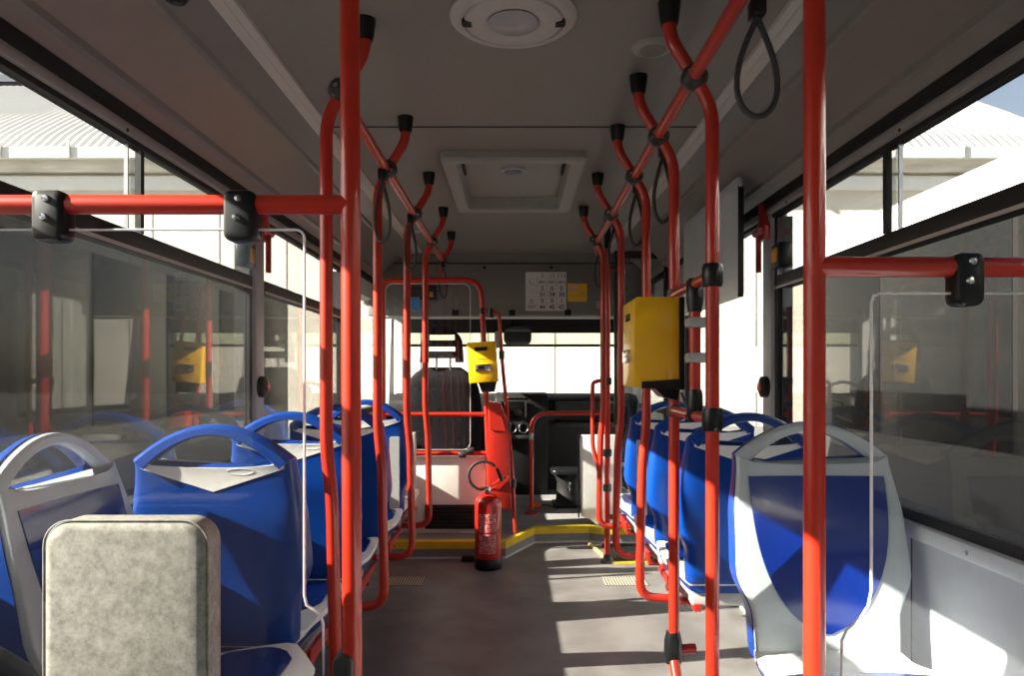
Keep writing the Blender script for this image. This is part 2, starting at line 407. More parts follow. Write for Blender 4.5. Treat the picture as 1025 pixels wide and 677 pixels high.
# front bulkhead header above the cab
head = struct(B('wall_front', 'header', None, -1.15, 1.15, 5.70, 5.76, 1.625, 2.035, 0.006))
B('upper_panel', 'header', head, -1.15, 1.15, 5.715, 5.78, 2.04, 2.26)
B('seam', 'dark_gap', head, -1.1, 1.1, 5.708, 5.72, 2.030, 2.044)
B('light_gap', 'cab_white', head, -1.1, 1.1, 5.72, 5.74, 1.600, 1.618)
for x in (-0.46, -0.01, 0.43):
    l = B('latch', 'black', head, x-0.026, x+0.026, 5.675, 5.70, 1.622, 1.668, 0.005)
for x in (-0.23, 0.30):
    G().lathe([(0, 0), (0.014, 0), (0.012, -0.012), (0, -0.014)], (x, 5.70, 2.005), 'Y', 12).build('stud', 'black', head)
# front shell around the windscreen
scr = struct(B('window_8', 'rubber', None, -1.2, 1.2, 6.98, 7.05, 1.565, 1.70))
B('sunband', 'pane_green', scr, -1.12, 1.12, 7.014, 7.020, 1.455, 1.565)
B('frame', 'rubber', scr, -1.2, 1.2, 6.99, 7.05, 1.43, 1.455)
B('frame', 'rubber', scr, -1.2, 1.2, 6.99, 7.05, 0.86, 0.90)
B('pane', 'pane_clear', scr, -1.12, 1.12, 7.015, 7.021, 0.90, 1.43)
B('cab_roof', 'header', head, -1.2, 1.2, 5.76, 7.1, 1.72, 1.78)
B('bulkhead', 'dash', head, -1.2, 1.2, 7.05, 7.12, -0.05, 0.87)

# raised cab floor with riser, yellow nosing
out = [(-1.12, 4.50), (-0.05, 4.52), (0.145, 4.93), (0.52, 4.97), (0.60, 4.92), (1.12, 4.92)]
PH = 0.10
plat = struct(G().prism(out+[(1.12, 7.1), (-1.12, 7.1)], 'Z', 0.0, PH).build('floor_platform', 'riser', None))
G().prism([(x, y+0.05) for x, y in out]+[(1.12, 7.1), (-1.12, 7.1)], 'Z', PH, PH+0.004).build('vinyl_top', 'vinyl', plat)
def ribbon(line, off0, off1, z0, z1):
    """strip following a floor polyline, offset forward"""
    g = G(); rings = []
    for i, (x, y) in enumerate(line):
        rings.append([(x, y+off0, z0), (x, y+off1, z0), (x, y+off1, z1), (x, y+off0, z1)])
    return g.loft(rings)
nos = struct(ribbon(out, -0.012, 0.062, PH-0.036, PH+0.008).build('trim_1', 'nosing', None, smooth=False))
nos['label'] = 'yellow step nosing along the cab platform edge'
st = struct(ribbon(out, -0.006, 0.0, 0.0, 0.012).build('trim_2', 'edge_strip', None, smooth=False))
well = struct(B('floor_well', 'dash', None, 0.60, 1.12, 4.42, 4.90, 0.0, 0.006))
G().loft([[(0.585, 4.42, 0), (0.605, 4.42, 0), (0.605, 4.42, 0.012), (0.585, 4.42, 0.012)], [(0.50, 4.93, 0), (0.52, 4.93, 0), (0.52, 4.93, 0.012), (0.50, 4.93, 0.012)]]).build('edge', 'cream_strip', well)
B('edge', 'nosing', well, 0.60, 1.12, 4.385, 4.415, 0.0, 0.010)

# ------------------------------------------------------------------ passenger seats
def lerp_tab(tab, z):
    if z <= tab[0][0]: return tab[0][1]
    for (a, u), (b2, v) in zip(tab, tab[1:]):
        if z <= b2:
            s = (z-a)/(b2-a); s = s*s*(3-2*s)
            return u+(v-u)*s
    return tab[-1][1]
HW = [(0.38, 0.192), (0.50, 0.196), (0.62, 0.236), (0.75, 0.232), (0.93, 0.213)]
def hw(z): return lerp_tab(HW, z)
def yc(z): return 0.0 - 0.13*max(0, (z-0.42))/0.6 + 0.02*math.sin(PI*min(1, max(0, (z-0.42)/0.55)))
TB, TF = 0.084, 0.026
def tb(z):
    s = min(1, max(0, (z-0.72)/0.20)); return TB-0.038*s*s*(3-2*s)
def se(c, s, e=0.26):
    return math.copysign(abs(c)**e, c), abs(s)**e
def front_y(u, z):
    e = 1/0.26
    return yc(z) + TF*max(0.0, 1-abs(u)**(2*e))**(1/(2*e)) - 0.018*(1-u*u)
def back_y(u, z):
    e = 1/0.26
    return yc(z) - tb(z)*max(0.0, 1-abs(u)**(2*e))**(1/(2*e))
def ztop(x): 
    a = abs(x)/0.213
    return 0.900 + 0.012*a*a + 0.014*max(0, (a-0.80)/0.20)
def make_seat():
    root = empty('bus_seat', (0, 0, 0), 'x', 'seat')
    def shell(front):
        g = G(); rings = []
        rows = 22; ncol = 24
        for r in range(rows+1):
            s = r/rows; ring = []
            for k in range(ncol+1):
                th = PI - PI*k/ncol
                u, v = se(math.cos(th), math.sin(th))
                z = 0.395 + s*(ztop(u*0.213)-0.395)
                if front: y = yc(z)+TF*v-0.018*(1-u*u)
                else: y = yc(z)-tb(z)*v
                if r == 0: y = yc(z)+(y-yc(z))*0.75
                wv = hw(z)*(0.985 if front else 1.0)
                ring.append((u*wv, y, z))
            for k in range(9):               # flat mating side
                u = 0.96-1.92*k/8
                z = 0.395 + s*(ztop(u*0.213)-0.395)
                ring.append((u*hw(z), yc(z)-(0.018*(1-u*u)+0.004 if front else 0.022*(1-u*u)), z))
            rings.append(ring)
        # arch (grab handle) swept over the shoulders
        g.loft(rings)
        ar = []; n = 26
        for k in range(n+1):
            a = PI*k/n; c, s = math.cos(a), math.sin(a)
            xo = 0.2135*c; zo = 0.930+0.090*s*s
            xi = 0.180*c; zi = 0.900+0.090*s*s
            y0 = yc(0.95)+( -0.046*(1.0-0.25*s) if not front else -0.004); y1 = yc(0.95)+(0.0 if not front else 0.022)
            dy = -0.012*s
            y0 += dy; y1 += dy
            e = 0.006
            if front:
                ring = [(xi, y0, zi), (xo*0.99, y0, zo-0.002), (xo*0.985, y1-e, zo-0.003), (xo*0.96, y1, zo-0.010), (xi*1.03, y1, zi+0.005), (xi, y1-e, zi)]
            else:
                ring = [(xi*1.01, y0, zi+0.003), (xo*0.945, y0+0.002, zo-0.011), (xo*0.985, y0+0.014, zo-0.004), (xo, y0+0.034, zo), (xo, y1, zo), (xi, y1, zi), (xi, y0+e, zi)]
            ar.append(ring)
        g.loft(ar)
        return g
    bs = shell(False).build('back_shell', 'blue', root)
    fs = shell(True).build('front_shell', 'seat_grey', root)
    def patch(rows, zf, wf, yf, off, thick, name, mt, par):
        g = G(); rings = []; nc = 12
        for r in range(rows+1):
            ring = []
            for k in range(nc+1):
                u = -1+2*k/nc; x, z = zf(r/rows, u)
                ring.append((x, yf(x, z)+off, z))
            for k in range(nc+1):
                u = 1-2*k/nc; x, z = zf(r/rows, u)
                ring.append((x, yf(x, z)-math.copysign(thick, off), z))
            rings.append(ring)
        return g.loft(rings).build(name, mt, par)
    # pale V below the handle on the back
    def vz(s, u):
        x = u*0.192; top = ztop(x)+0.003; bot = 0.838+0.062*abs(u)
        return x, bot+(top-bot)*s
    vp = patch(8, vz, None, lambda x, z: back_y(x/hw(z), z), -0.0022, 0.036, 'v_panel', 'seat_white', root)
    # blue pad set into the front of the backrest
    def pz(s, u):
        z = 0.462+(0.872-0.462)*s
        wv = 0.186*max(0.0, 1-((0.872-z)/0.412)**2.7)**0.62
        return u*max(wv, 0.004), z
    patch(22, pz, None, lambda x, z: front_y(x/hw(z), z), 0.004, 0.008, 'back_pad', 'blue_pad', root)
    # cushion: sections along y
    def cw(y): return lerp_tab([(-0.06, 0.185), (0.06, 0.20), (0.22, 0.226), (0.36, 0.226), (0.45, 0.17)], y)
    def ctop(u, y):
        zc = 0.404 + 0.036*max(0, min(1, y/0.38))**1.3 + 0.035*max(0, (0.05-y)/0.1)
        nose = -0.055*max(0, (y-0.37)/0.08)**2
        return zc + 0.024*abs(u)**5*(0.3+0.7*min(1, max(0, y/0.3))) + nose
    NY = 16; shell_r, under_r = [], []
    for j in range(NY+1):
        y = -0.03+0.475*j/NY; ring = []
        for k in range(17):
            u = -1+2*k/16; ring.append((u*cw(y), y, ctop(u, y)-(0.012 if k in (0, 16) else 0)))
        zb = 0.385+0.03*max(0, min(1, y/0.38))-0.02*max(0, (y-0.37)/0.08)
        ring += [(cw(y)*1.0, y, min(zb+0.02, ctop(1, y)-0.014)), (cw(y)*0.97, y, zb-0.004), (-cw(y)*0.97, y, zb-0.004), (-cw(y)*1.0, y, min(zb+0.02, ctop(1, y)-0.014))]
        shell_r.append(ring)
        c2 = cw(y)
        under_r.append([(-c2*0.985, y*0.985, zb), (c2*0.985, y*0.985, zb), (c2*0.93, y*0.95, zb-0.025), (c2*0.74, y*0.88, 0.352), (-c2*0.74, y*0.88, 0.352), (-c2*0.93, y*0.95, zb-0.025)])
    G().loft(shell_r).build('cushion_shell', 'seat_white', root)
    G().loft(under_r).build('cushion_underside', 'blue', root)
    g = G(); rings = []
    for j in range(13):
        y = 0.15+0.245*j/12; ring = []
        wv = 0.88*(1-0.25*max(0, (y-0.30)/0.1)**2)*(1-0.5*max(0, (0.22-y)/0.07)**2)
        for k in range(13):
            u = (-1+2*k/12)*wv; ring.append((u*cw(y), y, ctop(u, y)+0.004))
        for k in range(13):
            u = (1-2*k/12)*wv; ring.append((u*cw(y), y, ctop(u, y)-0.006))
        rings.append(ring)
    g.loft(rings).build('cushion_pad', 'blue_pad', root)
    B('seat_base', 'plate_grey', root, -0.17, 0.17, -0.02, 0.33, 0.30, 0.356, 0.012)
    g = G()
    g.tube([(-0.20, 0.10, 0.285), (0.20, 0.10, 0.285)], 0.016); g.tube([(-0.20, 0.28, 0.285), (0.20, 0.28, 0.285)], 0.016)
    for sx in (-0.15, 0.15): g.box(sx-0.012, sx+0.012, -0.03, 0.36, 0.285, 0.312)
    g.build('support_frame', 'red_metal', root)
    # angled aisle bracket plates
    for sx in (-1, 1):
        G().prism([(0.02, 0.30), (0.36, 0.335), (0.36, 0.352), (0.02, 0.352)], 'X', sx*0.212-0.005, sx*0.212+0.005).build('bracket', 'red_metal', root)
    # small embossed oval badge on the V
    g = G(); ring = []
    pts = [(0.075+0.036*math.cos(2*PI*k/20), 0.0, 0.893+0.0085*math.sin(2*PI*k/20)) for k in range(20)]
    pts = [(x, back_y(x/hw(z), z)-0.0025, z) for x, y, z in pts]
    g.tube(pts, 0.0008, 5, closed=True).build('badge', 'seat_white', vp)
    return root
proto = make_seat()
SG = 'bus seats with blue shells'
seats = [  # x, y, rotation about z, label
    (-0.805, 2.065, 0, 'blue backed seat nearest the grey padded backrest, seen through the left glass partition'),
    (-0.805, 2.73, 0, 'second blue backed forward facing seat along the left windows'),
    (-0.805, 3.40, 0, 'third blue backed forward facing seat along the left windows'),
    (-0.805, 4.04, 0, 'frontmost blue backed seat on the left, just behind the driver cab partition'),
    (0.835, 1.92, PI, 'grey fronted seat with large blue pad facing rearward behind the right glass partition'),
    (0.825, 2.66, 0, 'blue backed forward facing seat directly behind the rearward facing grey seat on the right'),
    (0.825, 3.23, 0, 'middle blue backed forward facing seat along the right windows beside the big yellow validator'),
    (0.825, 3.87, 0, 'frontmost blue backed forward facing seat along the right windows'),
    (-0.95, 1.66, -PI/2, 'grey fronted seat facing the aisle with its back to the left window'),
]
all_seats = [proto]+[copy_tree(proto) for _ in seats[1:]]
for i, (x, y, a, lab) in enumerate(seats):
    o = all_seats[i]
    o.location = (x, y, 0); o.rotation_euler = (0, 0, a)
    o['label'] = lab; o['group'] = SG
    if i == 8:
        for q in (-0.12, 0.12):
            p = G().tube([(q, 0.10, 0.285), (q, -0.15, 0.285)], 0.02).build('wall_bracket', 'red_metal', None); p.parent = o; p.location = (0, 0, 0)
    else:
        sl = math.copysign(1, x)*math.cos(a); L = WX-abs(x)
        for q in (0.10, 0.28):
            p = G().tube([(sl*0.2, q, 0.285), (sl*L, q, 0.285)], 0.021).build('wall_bracket', 'red_metal', None); p.parent = o; p.location = (0, 0, 0)
    if i in (3, 7):     # upright pale plate on the aisle edge of the front pair
        sgn = 1 if x < 0 else -1
        g = G().prism(rrect(sgn*0.165-0.026, sgn*0.165+0.026, 0.43, 0.82, 0.008), 'Y', -0.180, -0.160)
        p = g.build('side_plate', 'plate_grey', None); p.parent = o; p.location = (0, 0, 0)

# ------------------------------------------------------------------ grab poles with S-bent tops
R = 0.0175
def clamp_ball(g, c, r=0.032):
    return g.lathe([(0.0, -r), (r*0.7, -r*0.8), (r, -r*0.35), (r, r*0.35), (r*0.7, r*0.8), (0.0, r)], c, 'Y', 14)
def pole(s, Y, label, foot='curve', xb=None, top=True, endx=0.622):
    r = empty('grab_pole', (s*0.51, Y, 0.26), label, 'grab pole', 'red grab poles along the aisle')
    X = s*(xb or (0.517 if s > 0 else 0.51))
    top_pts = [(s*0.405, Y, CEIL-0.01), (s*0.405, Y, 2.03), (s*0.465, Y, 1.935), (X, Y, 1.845)]
    if foot == 'curve':
        low = [(X, Y, 0.96), (X-s*0.016, Y, 0.80), (X-s*0.024, Y+0.01, 0.285), (s*endx, Y+0.015, 0.275)]
        pts = fillet(top_pts+low, {1: 0.06, 2: 0.04, 3: 0.06, 4: 0.05, 5: 0.05, 6: 0.10})
    elif foot == 'straight':
        pts = fillet(top_pts+[(X, Y, 0.29), (s*endx, Y, 0.275)], {1: 0.06, 2: 0.04, 3: 0.06, 4: 0.08})
    elif foot == 'leg':
        pts = fillet(top_pts+[(X, Y, 0.26)], {1: 0.06, 2: 0.04, 3: 0.06})
    G().tube(pts, R, 14).build('tube', 'red', r)
    G().lathe([(0.0, 0.0), (0.030, 0.0), (0.029, -0.012), (0.025, -0.045), (0.022, -0.058), (0.0, -0.058)], (s*0.405, Y, CEIL), 'Z', 16).build('ceiling_cap', 'black', r)
    cl = clamp_ball(G(), (s*0.470, Y, 1.925), 0.034).build('crossing_clamp', 'joint', r)
    G().lathe([(0, 0), (0.007, 0), (0.006, -0.004), (0, -0.004)], (s*0.465-0.012, Y-0.030, 1.93), 'Y', 8).build('bolt', 'steel', cl)
    G().lathe([(0, 0), (0.007, 0), (0.006, -0.004), (0, -0.004)], (s*0.465+0.010, Y-0.030, 1.915), 'Y', 8).build('bolt', 'steel', cl)
    return r
LPY = [1.96, 2.70, 3.445, 4.16]
lab_l = ['red grab pole on the left just beyond the tall partition pole', 'second red grab pole down the left side of the aisle',
         'third red grab pole down the left side of the aisle', 'red grab pole on the left nearest the driver cab partition']
for y, lab in zip(LPY, lab_l): pole(-1, y, lab)
RPY = [1.87, 2.33, 2.80, 3.46, 4.14]
r1 = pole(1, RPY[0], 'red grab pole on the right nearest the camera, carrying the validator brackets', 'straight')
r2 = pole(1, RPY[1], 'red grab pole directly behind the big yellow validator with black sleeve low down', 'leg', xb=0.520)
pole(1, RPY[2], 'red grab pole just left of the big yellow validator')
pole(1, RPY[3], 'fourth red grab pole down the right side of the aisle')
r5 = pole(1, RPY[4], 'red grab pole on the right nearest the front door with small loop handle')
# small loop handle on the foremost right pole
G().tube(fillet([(0.50, 4.14, 1.12), (0.455, 4.14, 1.11), (0.455, 4.14, 0.74), (0.485, 4.14, 0.64), (0.49, 4.14, 0.60)], 0.04), 0.012, 10).build('loop_handle', 'red', r5)
# sleeve and splayed leg of the second right pole
G().lathe([(0.0, 0), (0.026, 0), (0.030, 0.03), (0.029, 0.07), (0.022, 0.10), (0.0, 0.10)], (0.517, RPY[1], 0.22), 'Z', 16).build('sleeve', 'black', r2)
G().tube([(0.517, RPY[1], 0.25), (0.525, RPY[1]-0.16, 0.02)], R, 12).build('splayed_leg', 'red', r2)
G().tube([(0.535, RPY[1], 0.262), (0.59, RPY[1]+0.01, 0.262)], 0.016, 12).build('side_stub', 'red', r2)
# straight floor pole by the door
fp = empty('floor_pole', (0.577, 4.42, 0), 'straight red pole standing on the floor beside the front right seat', 'grab pole')
G().tube([(0.577, 4.42, 0.0), (0.577, 4.42, 1.93)], R, 14).build('tube', 'red', fp)
G().lathe([(0, 0), (0.042, 0), (0.042, 0.012), (0.026, 0.03), (0.024, 0.05), (0, 0.05)], (0.577, 4.42, 0.0)).build('foot', 'joint', fp)
for z in (0.46, 0.675, 1.115):
    G().lathe([(0, -0.022), (0.026, -0.022), (0.028, 0), (0.026, 0.022), (0, 0.022)], (0.577, 4.42, z)).build('clamp', 'joint', fp)
G().tube([(0.577, 4.42, 1.93), (0.577, 4.42, CEIL)], 0.021, 12).build('ceiling_cap', 'black', fp)
G().tube([(0.577, 4.42, 0.28), (0.70, 4.42, 0.28)], 0.016).build('side_stub', 'red', fp)

# overhead rails
hr = empty('handrail', (0.465, 1.2, 1.90), 'overhead red handrail running along the right side of the ceiling', 'handrail', 'overhead handrails')
G().tube(fillet([(0.41, 0.80, CEIL), (0.465, 0.95, 1.925), (0.468, 2.5, 1.925), (0.485, 4.25, 1.925), (0.52, 4.42, 1.90)], 0.08), R, 14).build('tube', 'red', hr)
hl = empty('handrail', (-0.478, 2.0, 1.90), 'overhead red handrail running along the left side of the ceiling', 'handrail', 'overhead handrails')
G().tube(fillet([(-0.478, 1.95, 1.925), (-0.478, 4.85, 1.925), (-0.50, 4.93, 1.80)], 0.08), R, 14).build('tube', 'red', hl)
G().tube(fillet([(-0.42, 4.86, CEIL-0.01), (-0.42, 4.86, 2.03), (-0.478, 4.85, 1.925)], 0.05), R, 12).build('hanger', 'red', hl)
G().lathe([(0.0, 0.0), (0.030, 0.0), (0.029, -0.012), (0.025, -0.045), (0.022, -0.058), (0.0, -0.058)], (-0.42, 4.86, CEIL), 'Z', 16).build('ceiling_cap', 'black', hl)
clamp_ball(G(), (-0.478, 4.85, 1.92)).build('crossing_clamp', 'joint', hl)

# strap loops
def strap(x, Y, z, hgt, wid, lab, turn=0.25):
    r = empty('strap_handle', (x, Y, z-hgt), lab, 'strap handle', 'grey strap loops hanging from the handrails')
    pts = []
    for k in range(29):
        t = k/28; a = -PI/2 + 0  # teardrop
        ph = 2*PI*t
        zz = -hgt*(0.5-0.5*math.cos(ph)); ww = wid*math.sin(ph)*(0.5-0.5*math.cos(ph))**0.55*0.78
        pts.append((x+ww*math.cos(turn), Y+ww*math.sin(turn), z-0.03+zz))
    G().tube(pts[:-1], 0.0065, 8, closed=True).build('loop', 'strap', r)
    G().box(x-0.014, x+0.014, Y-0.022, Y+0.022, z-0.030, z+0.012).build('clip', 'black', r, bevel=0.005)
    return r
strap(0.508, 1.50, 1.925, 0.205, 0.075, 'large grey strap loop hanging from the right handrail nearest the camera', 0.1)
strap(0.492, 2.37, 1.90, 0.215, 0.055, 'grey strap loop hanging beside the pole behind the big yellow validator')
strap(0.485, 2.84, 1.90, 0.205, 0.05, 'third grey strap loop from the camera on the right handrail')
strap(0.49, 3.50, 1.90, 0.205, 0.05, 'fourth grey strap loop from the camera on the right handrail')
strap(0.50, 4.18, 1.90, 0.205, 0.05, 'farthest grey strap loop on the right handrail')
strap(-0.485, 2.66, 1.90, 0.225, 0.05, 'nearest grey strap loop hanging from the left handrail', -0.2)
strap(-0.488, 3.41, 1.90, 0.215, 0.048, 'second grey strap loop hanging from the left handrail', -0.2)
strap(-0.470, 4.80, 1.90, 0.20, 0.045, 'farthest grey strap loop on the left, above the driver partition', -0.2)

# ------------------------------------------------------------------ glass partitions at the rear
def rounded_sheet(poly, y0, y1, parent, mt='acrylic'):
    p = G().prism(poly, 'Y', y0, y1).build('pane', mt, parent, smooth=False)
    ring = [(x, (y0+y1)/2, z) for x, z in poly]
    G().tube(ring, (y1-y0)/2*0.85, 6, closed=True).build('polished_edge', 'edge_white', p)
    return p
def hanger_clamp(x, Y, zb, parent, hwd=0.028):
    c = G().prism(rrect(x-hwd, x+hwd, zb-0.066, zb+0.022, 0.014), 'Y', Y-0.022, Y+0.022).build('clamp', 'black', parent, bevel=0.008)
    for dz in (0.006, -0.026):
        G().lathe([(0, -0.0045), (0.0055, -0.004), (0.007, 0.0), (0, 0.0)], (x-0.004+0.004*(dz > 0), Y-0.022, zb+dz), 'Y', 10).build('screw', 'chrome', c)
    return c
pl = empty('glass_partition', (-0.285, 1.26, 0), 'clear acrylic partition hanging from a red bar left of the aisle', 'partition', 'acrylic partitions on red poles')
G().tube([(-0.280, 1.26, 0.0), (-0.288, 1.26, CEIL)], 0.0172, 16).build('pole', 'red', pl)
G().tube([(-1.12, 1.26, 1.449), (-0.284, 1.26, 1.449)], 0.0172, 16).build('bar', 'red', pl)
for x in (-0.805, -0.474): hanger_clamp(x, 1.26, 1.449, pl)
poly = [(-1.10, 0.45), (-1.10, 1.405)] + [(-0.381+0.015*math.sin(a), 1.390+0.015*math.cos(a)) for a in (0, 0.4, 0.8, 1.2, PI/2)] + [(-0.366, 0.765), (-0.362, 0.748), (-0.350, 0.740), (-0.338, 0.732), (-0.333, 0.715), (-0.331, 0.45)]
rounded_sheet(poly, 1.256, 1.262, pl)
G().prism(rrect(-0.312, -0.276, 0.60, 0.668, 0.016), 'Y', 1.232, 1.288).build('pole_clamp', 'joint', pl, bevel=0.008)
pr = empty('glass_partition', (0.502, 1.2, 0), 'clear acrylic partition hanging from a red bar right of the aisle', 'partition', 'acrylic partitions on red poles')
G().tube([(0.502, 1.2, 0.0), (0.502, 1.2, CEIL)], 0.0175, 16).build('pole', 'red', pr)
G().tube([(0.502, 1.2, 1.331), (1.12, 1.2, 1.331)], 0.0172, 16).build('bar', 'red', pr)
hanger_clamp(0.752, 1.2, 1.331, pr, 0.023); hanger_clamp(1.04, 1.2, 1.331, pr, 0.023)
poly = [(1.10, 0.30), (1.10, 1.287), (0.612, 1.287), (0.601, 1.283), (0.597, 1.272), (0.597, 0.79), (0.592, 0.765), (0.578, 0.745), (0.556, 0.725), (0.548, 0.708), (0.546, 0.30)]
rounded_sheet(poly, 1.197, 1.203, pr)

# grey padded backrest in front of the left partition
pb = empty('padded_backrest', (-0.607, 1.17, 0), 'thick grey suede padded backrest with rounded corners in the left foreground', 'backrest')
x0, x1, z0, z1 = -0.735, -0.479, 0.42, 0.922
g = G(); rings = []
for (ins, y) in ((0.016, 1.120), (0.006, 1.1225), (0.0, 1.130), (0.0, 1.176), (0.004, 1.182), (0.010, 1.184)):
    rings.append([(x, y, z) for x, z in rrect(x0+ins, x1-ins, z0+ins, z1-ins, 0.040-ins*0.6, 8)])
g.loft(rings).build('cushion', 'suede', pb)
ring = [(x, 1.1265, z) for x, z in rrect(x0-0.0008, x1+0.0008, z0-0.0008, z1+0.0008, 0.040, 8)]
G().tube(ring, 0.0016, 6, closed=True).build('piping', 'suede', pb)
G().prism(rrect(x0+0.012, x1-0.012, z0+0.012, z1-0.012, 0.03), 'Y', 1.184, 1.192).build('back_plate', 'plate_grey', pb)
for x in (-0.67, -0.545): G().tube([(x, 1.20, 0.0), (x, 1.20, 0.80)], 0.012).build('post', 'red_metal', pb)

# wheel box and dark bag at the lower left
wb = struct(B('floor_wheel_box', 'wall', None, -1.12, -0.60, 0.45, 1.085, 0.0, 0.36, 0.02))
bag = empty('bag', (-0.86, 0.86, 0.36), 'dark navy cloth bag in the lower left corner beside the padded backrest', 'bag')
g = G(); rings = []
for j in range(15):
    t = j/14; z = 0.36+0.44*t
    k = (1-(max(0, t-0.55)/0.45)**2.2)**0.5 if t < 1 else 0.05
    k *= 0.92+0.08*math.sin(t*9)
    ring = []
    for i2 in range(28):
        a = 2*PI*i2/28; rr = 1+0.05*math.sin(3*a+4*t)+0.03*math.sin(7*a+1.3)
        ring.append((-0.80+0.205*k*rr*math.copysign(abs(math.cos(a))**0.7, math.cos(a)), 0.955+0.11*k*rr*math.copysign(abs(math.sin(a))**0.7, math.sin(a)), z))
    rings.append(ring)
g.loft(rings).build('body', 'navy', bag)
g = G().tube(fillet([(-0.95, 0.84, 0.66), (-0.93, 0.83, 0.75), (-0.84, 0.84, 0.81), (-0.74, 0.84, 0.77), (-0.68, 0.84, 0.62)], 0.06), 0.016, 8, ry=0.006)
g.build('handle', 'navy_light', bag)

# ------------------------------------------------------------------ big yellow validator and its bracket on the right
vb = empty('validator_bracket', (0.51, 2.04, 1.036), 'red tube bracket with black fittings between two right poles', 'bracket')
for z in (1.41, 1.036):
    G().tube([(0.512, RPY[0]+0.02, z), (0.516, RPY[1]-0.02, z)], 0.0150, 12).build('cross_tube', 'red', vb)
    G().lathe([(0, -0.030), (0.024, -0.030), (0.027, -0.02), (0.027, 0.02), (0.024, 0.030), (0, 0.030)], (0.517, RPY[0], z), 'Z', 18).build('clamp', 'black', vb)
    G().lathe([(0, -0.018), (0.021, -0.018), (0.023, 0.0), (0.021, 0.018), (0, 0.018)], (0.517, RPY[1], z), 'Z', 14).build('clamp', 'joint', vb)
G().tube([(0.514, 2.04, 1.036), (0.514, 2.04, 1.41)], 0.0165, 14).build('upright', 'red', vb)
G().lathe([(0, 0), (0.020, 0), (0.024, 0.03), (0.024, 0.085), (0.018, 0.095), (0, 0.095)], (0.514, 2.04, 1.33), 'Z', 16).build('tee', 'black', vb)
G().lathe([(0, 0), (0.018, 0), (0.024, 0.02), (0.022, 0.08), (0.019, 0.09), (0, 0.09)], (0.514, 2.04, 1.02), 'Z', 16).build('tee', 'black', vb)
for z in (1.30, 1.20):
    G().box(0.490, 0.550, 2.012, 2.07, z-0.014, z+0.014).build('grip', 'plate_grey', vb, bevel=0.008)
G().tube(fillet([(0.49, 2.10, 1.10), (0.505, 2.08, 1.05), (0.495, 2.06, 1.03)], 0.02), 0.004, 6).build('cable', 'rubber', vb)
va = empty('ticket_validator', (0.42, 2.2, 1.115), 'big yellow ticket validator on the right grab poles with display facing the aisle', 'ticket validator', 'yellow ticket validators')
G().prism([(0.352, 1.117), (0.360, 1.115), (0.482, 1.115), (0.486, 1.120), (0.486, 1.378), (0.480, 1.380), (0.362, 1.380), (0.352, 1.372)], 'Y', 2.10, 2.31).build('casing', 'yellow', va, bevel=0.004)
G().box(0.484, 0.500, 2.096, 2.314, 1.108, 1.379).build('back_plate', 'black', va, bevel=0.003)
G().prism([(0.374, 1.112), (0.486, 1.112), (0.486, 1.140), (0.374, 1.132)], 'Y', 2.0965, 2.101).build('lower_band', 'black', va)
B('display', 'screen', va, 0.3495, 0.353, 2.17, 2.25, 1.315, 1.337)
s_ = B('ticket_slot', 'chrome', va, 0.343, 0.353, 2.155, 2.265, 1.188, 1.228, 0.003)
B('slot_mouth', 'screen', s_, 0.341, 0.344, 2.18, 2.24, 1.203, 1.211)
B('print_plate', 'yellow_side', va, 0.3505, 0.353, 2.165, 2.255, 1.25, 1.285)
G().prism([(0.42, 1.115), (0.50, 1.115), (0.49, 1.075), (0.45, 1.085)], 'Y', 2.15, 2.25).build('cable_boot', 'black', va)

# ------------------------------------------------------------------ driver partition, frame, second validator
dp = empty('cab_partition', (-0.55, 4.72, 0.0), 'driver cab partition of red tubes with clear pane and white lower panel', 'partition')
G().tube(fillet([(-0.865, 4.75, 0.30), (-0.865, 4.75, 1.775), (-0.215, 4.75, 1.785), (-0.195, 4.75, 1.35), (-0.165, 4.75, 0.62), (-0.150, 4.75, 0.105)], {1: 0.06, 2: 0.12, 3: 0.3, 4: 0.1}), 0.0185, 14).build('frame_tube', 'red', dp)
for z in (0.893, 0.635): G().tube([(-0.865, 4.75, z), (-0.17, 4.75, z)], 0.015, 12).build('cross_bar', 'red', dp)
G().tube([(-0.865, 4.58, 0.07), (-0.20, 4.58, 0.07)], 0.014, 12).build('kick_bar', 'red', dp)
G().tube(fillet([(-0.29, 4.58, 0.075), (-0.29, 4.56, 0.02), (-0.29, 4.47, 0.02)], 0.02), 0.014, 10).build('kick_foot', 'red', dp)
B('foot_block', 'black', dp, -0.32, -0.24, 4.42, 4.49, 0.0, 0.035, 0.006)
pn = B('lower_panel', 'panel_white', dp, -0.875, -0.185, 4.765, 4.79, 0.105, 0.615, 0.004)
gr = B('vent', 'rubber', pn, -0.585, -0.25, 4.745, 4.765, 0.135, 0.295, 0.006)
for k in range(6):
    z = 0.150+0.024*k
    B('vent_slat', 'black', gr, -0.57, -0.265, 4.738, 4.747, z, z+0.011)
poly = rrect(-0.845, -0.285, 0.66, 1.755, 0.05, 6)
rounded_sheet(poly, 4.745, 4.75, dp, 'acrylic_cab')
B('edge_post', 'plate_grey', dp, -0.665, -0.635, 4.66, 4.70, 0.104, 0.78, 0.005)
for x, z in ((-0.335, 0.63), (-0.285, 0.655)):
    G().lathe([(0, -0.024), (0.02, -0.024), (0.024, -0.015), (0.024, 0.015), (0.02, 0.024), (0, 0.024)], (x, 4.735, z), 'X', 14).build('clamp', 'joint', dp)
G().lathe([(0, -0.02), (0.024, -0.02), (0.024, 0.02), (0, 0.02)], (-0.207, 4.75, 1.575), 'Z', 14).build('clamp', 'black', dp)
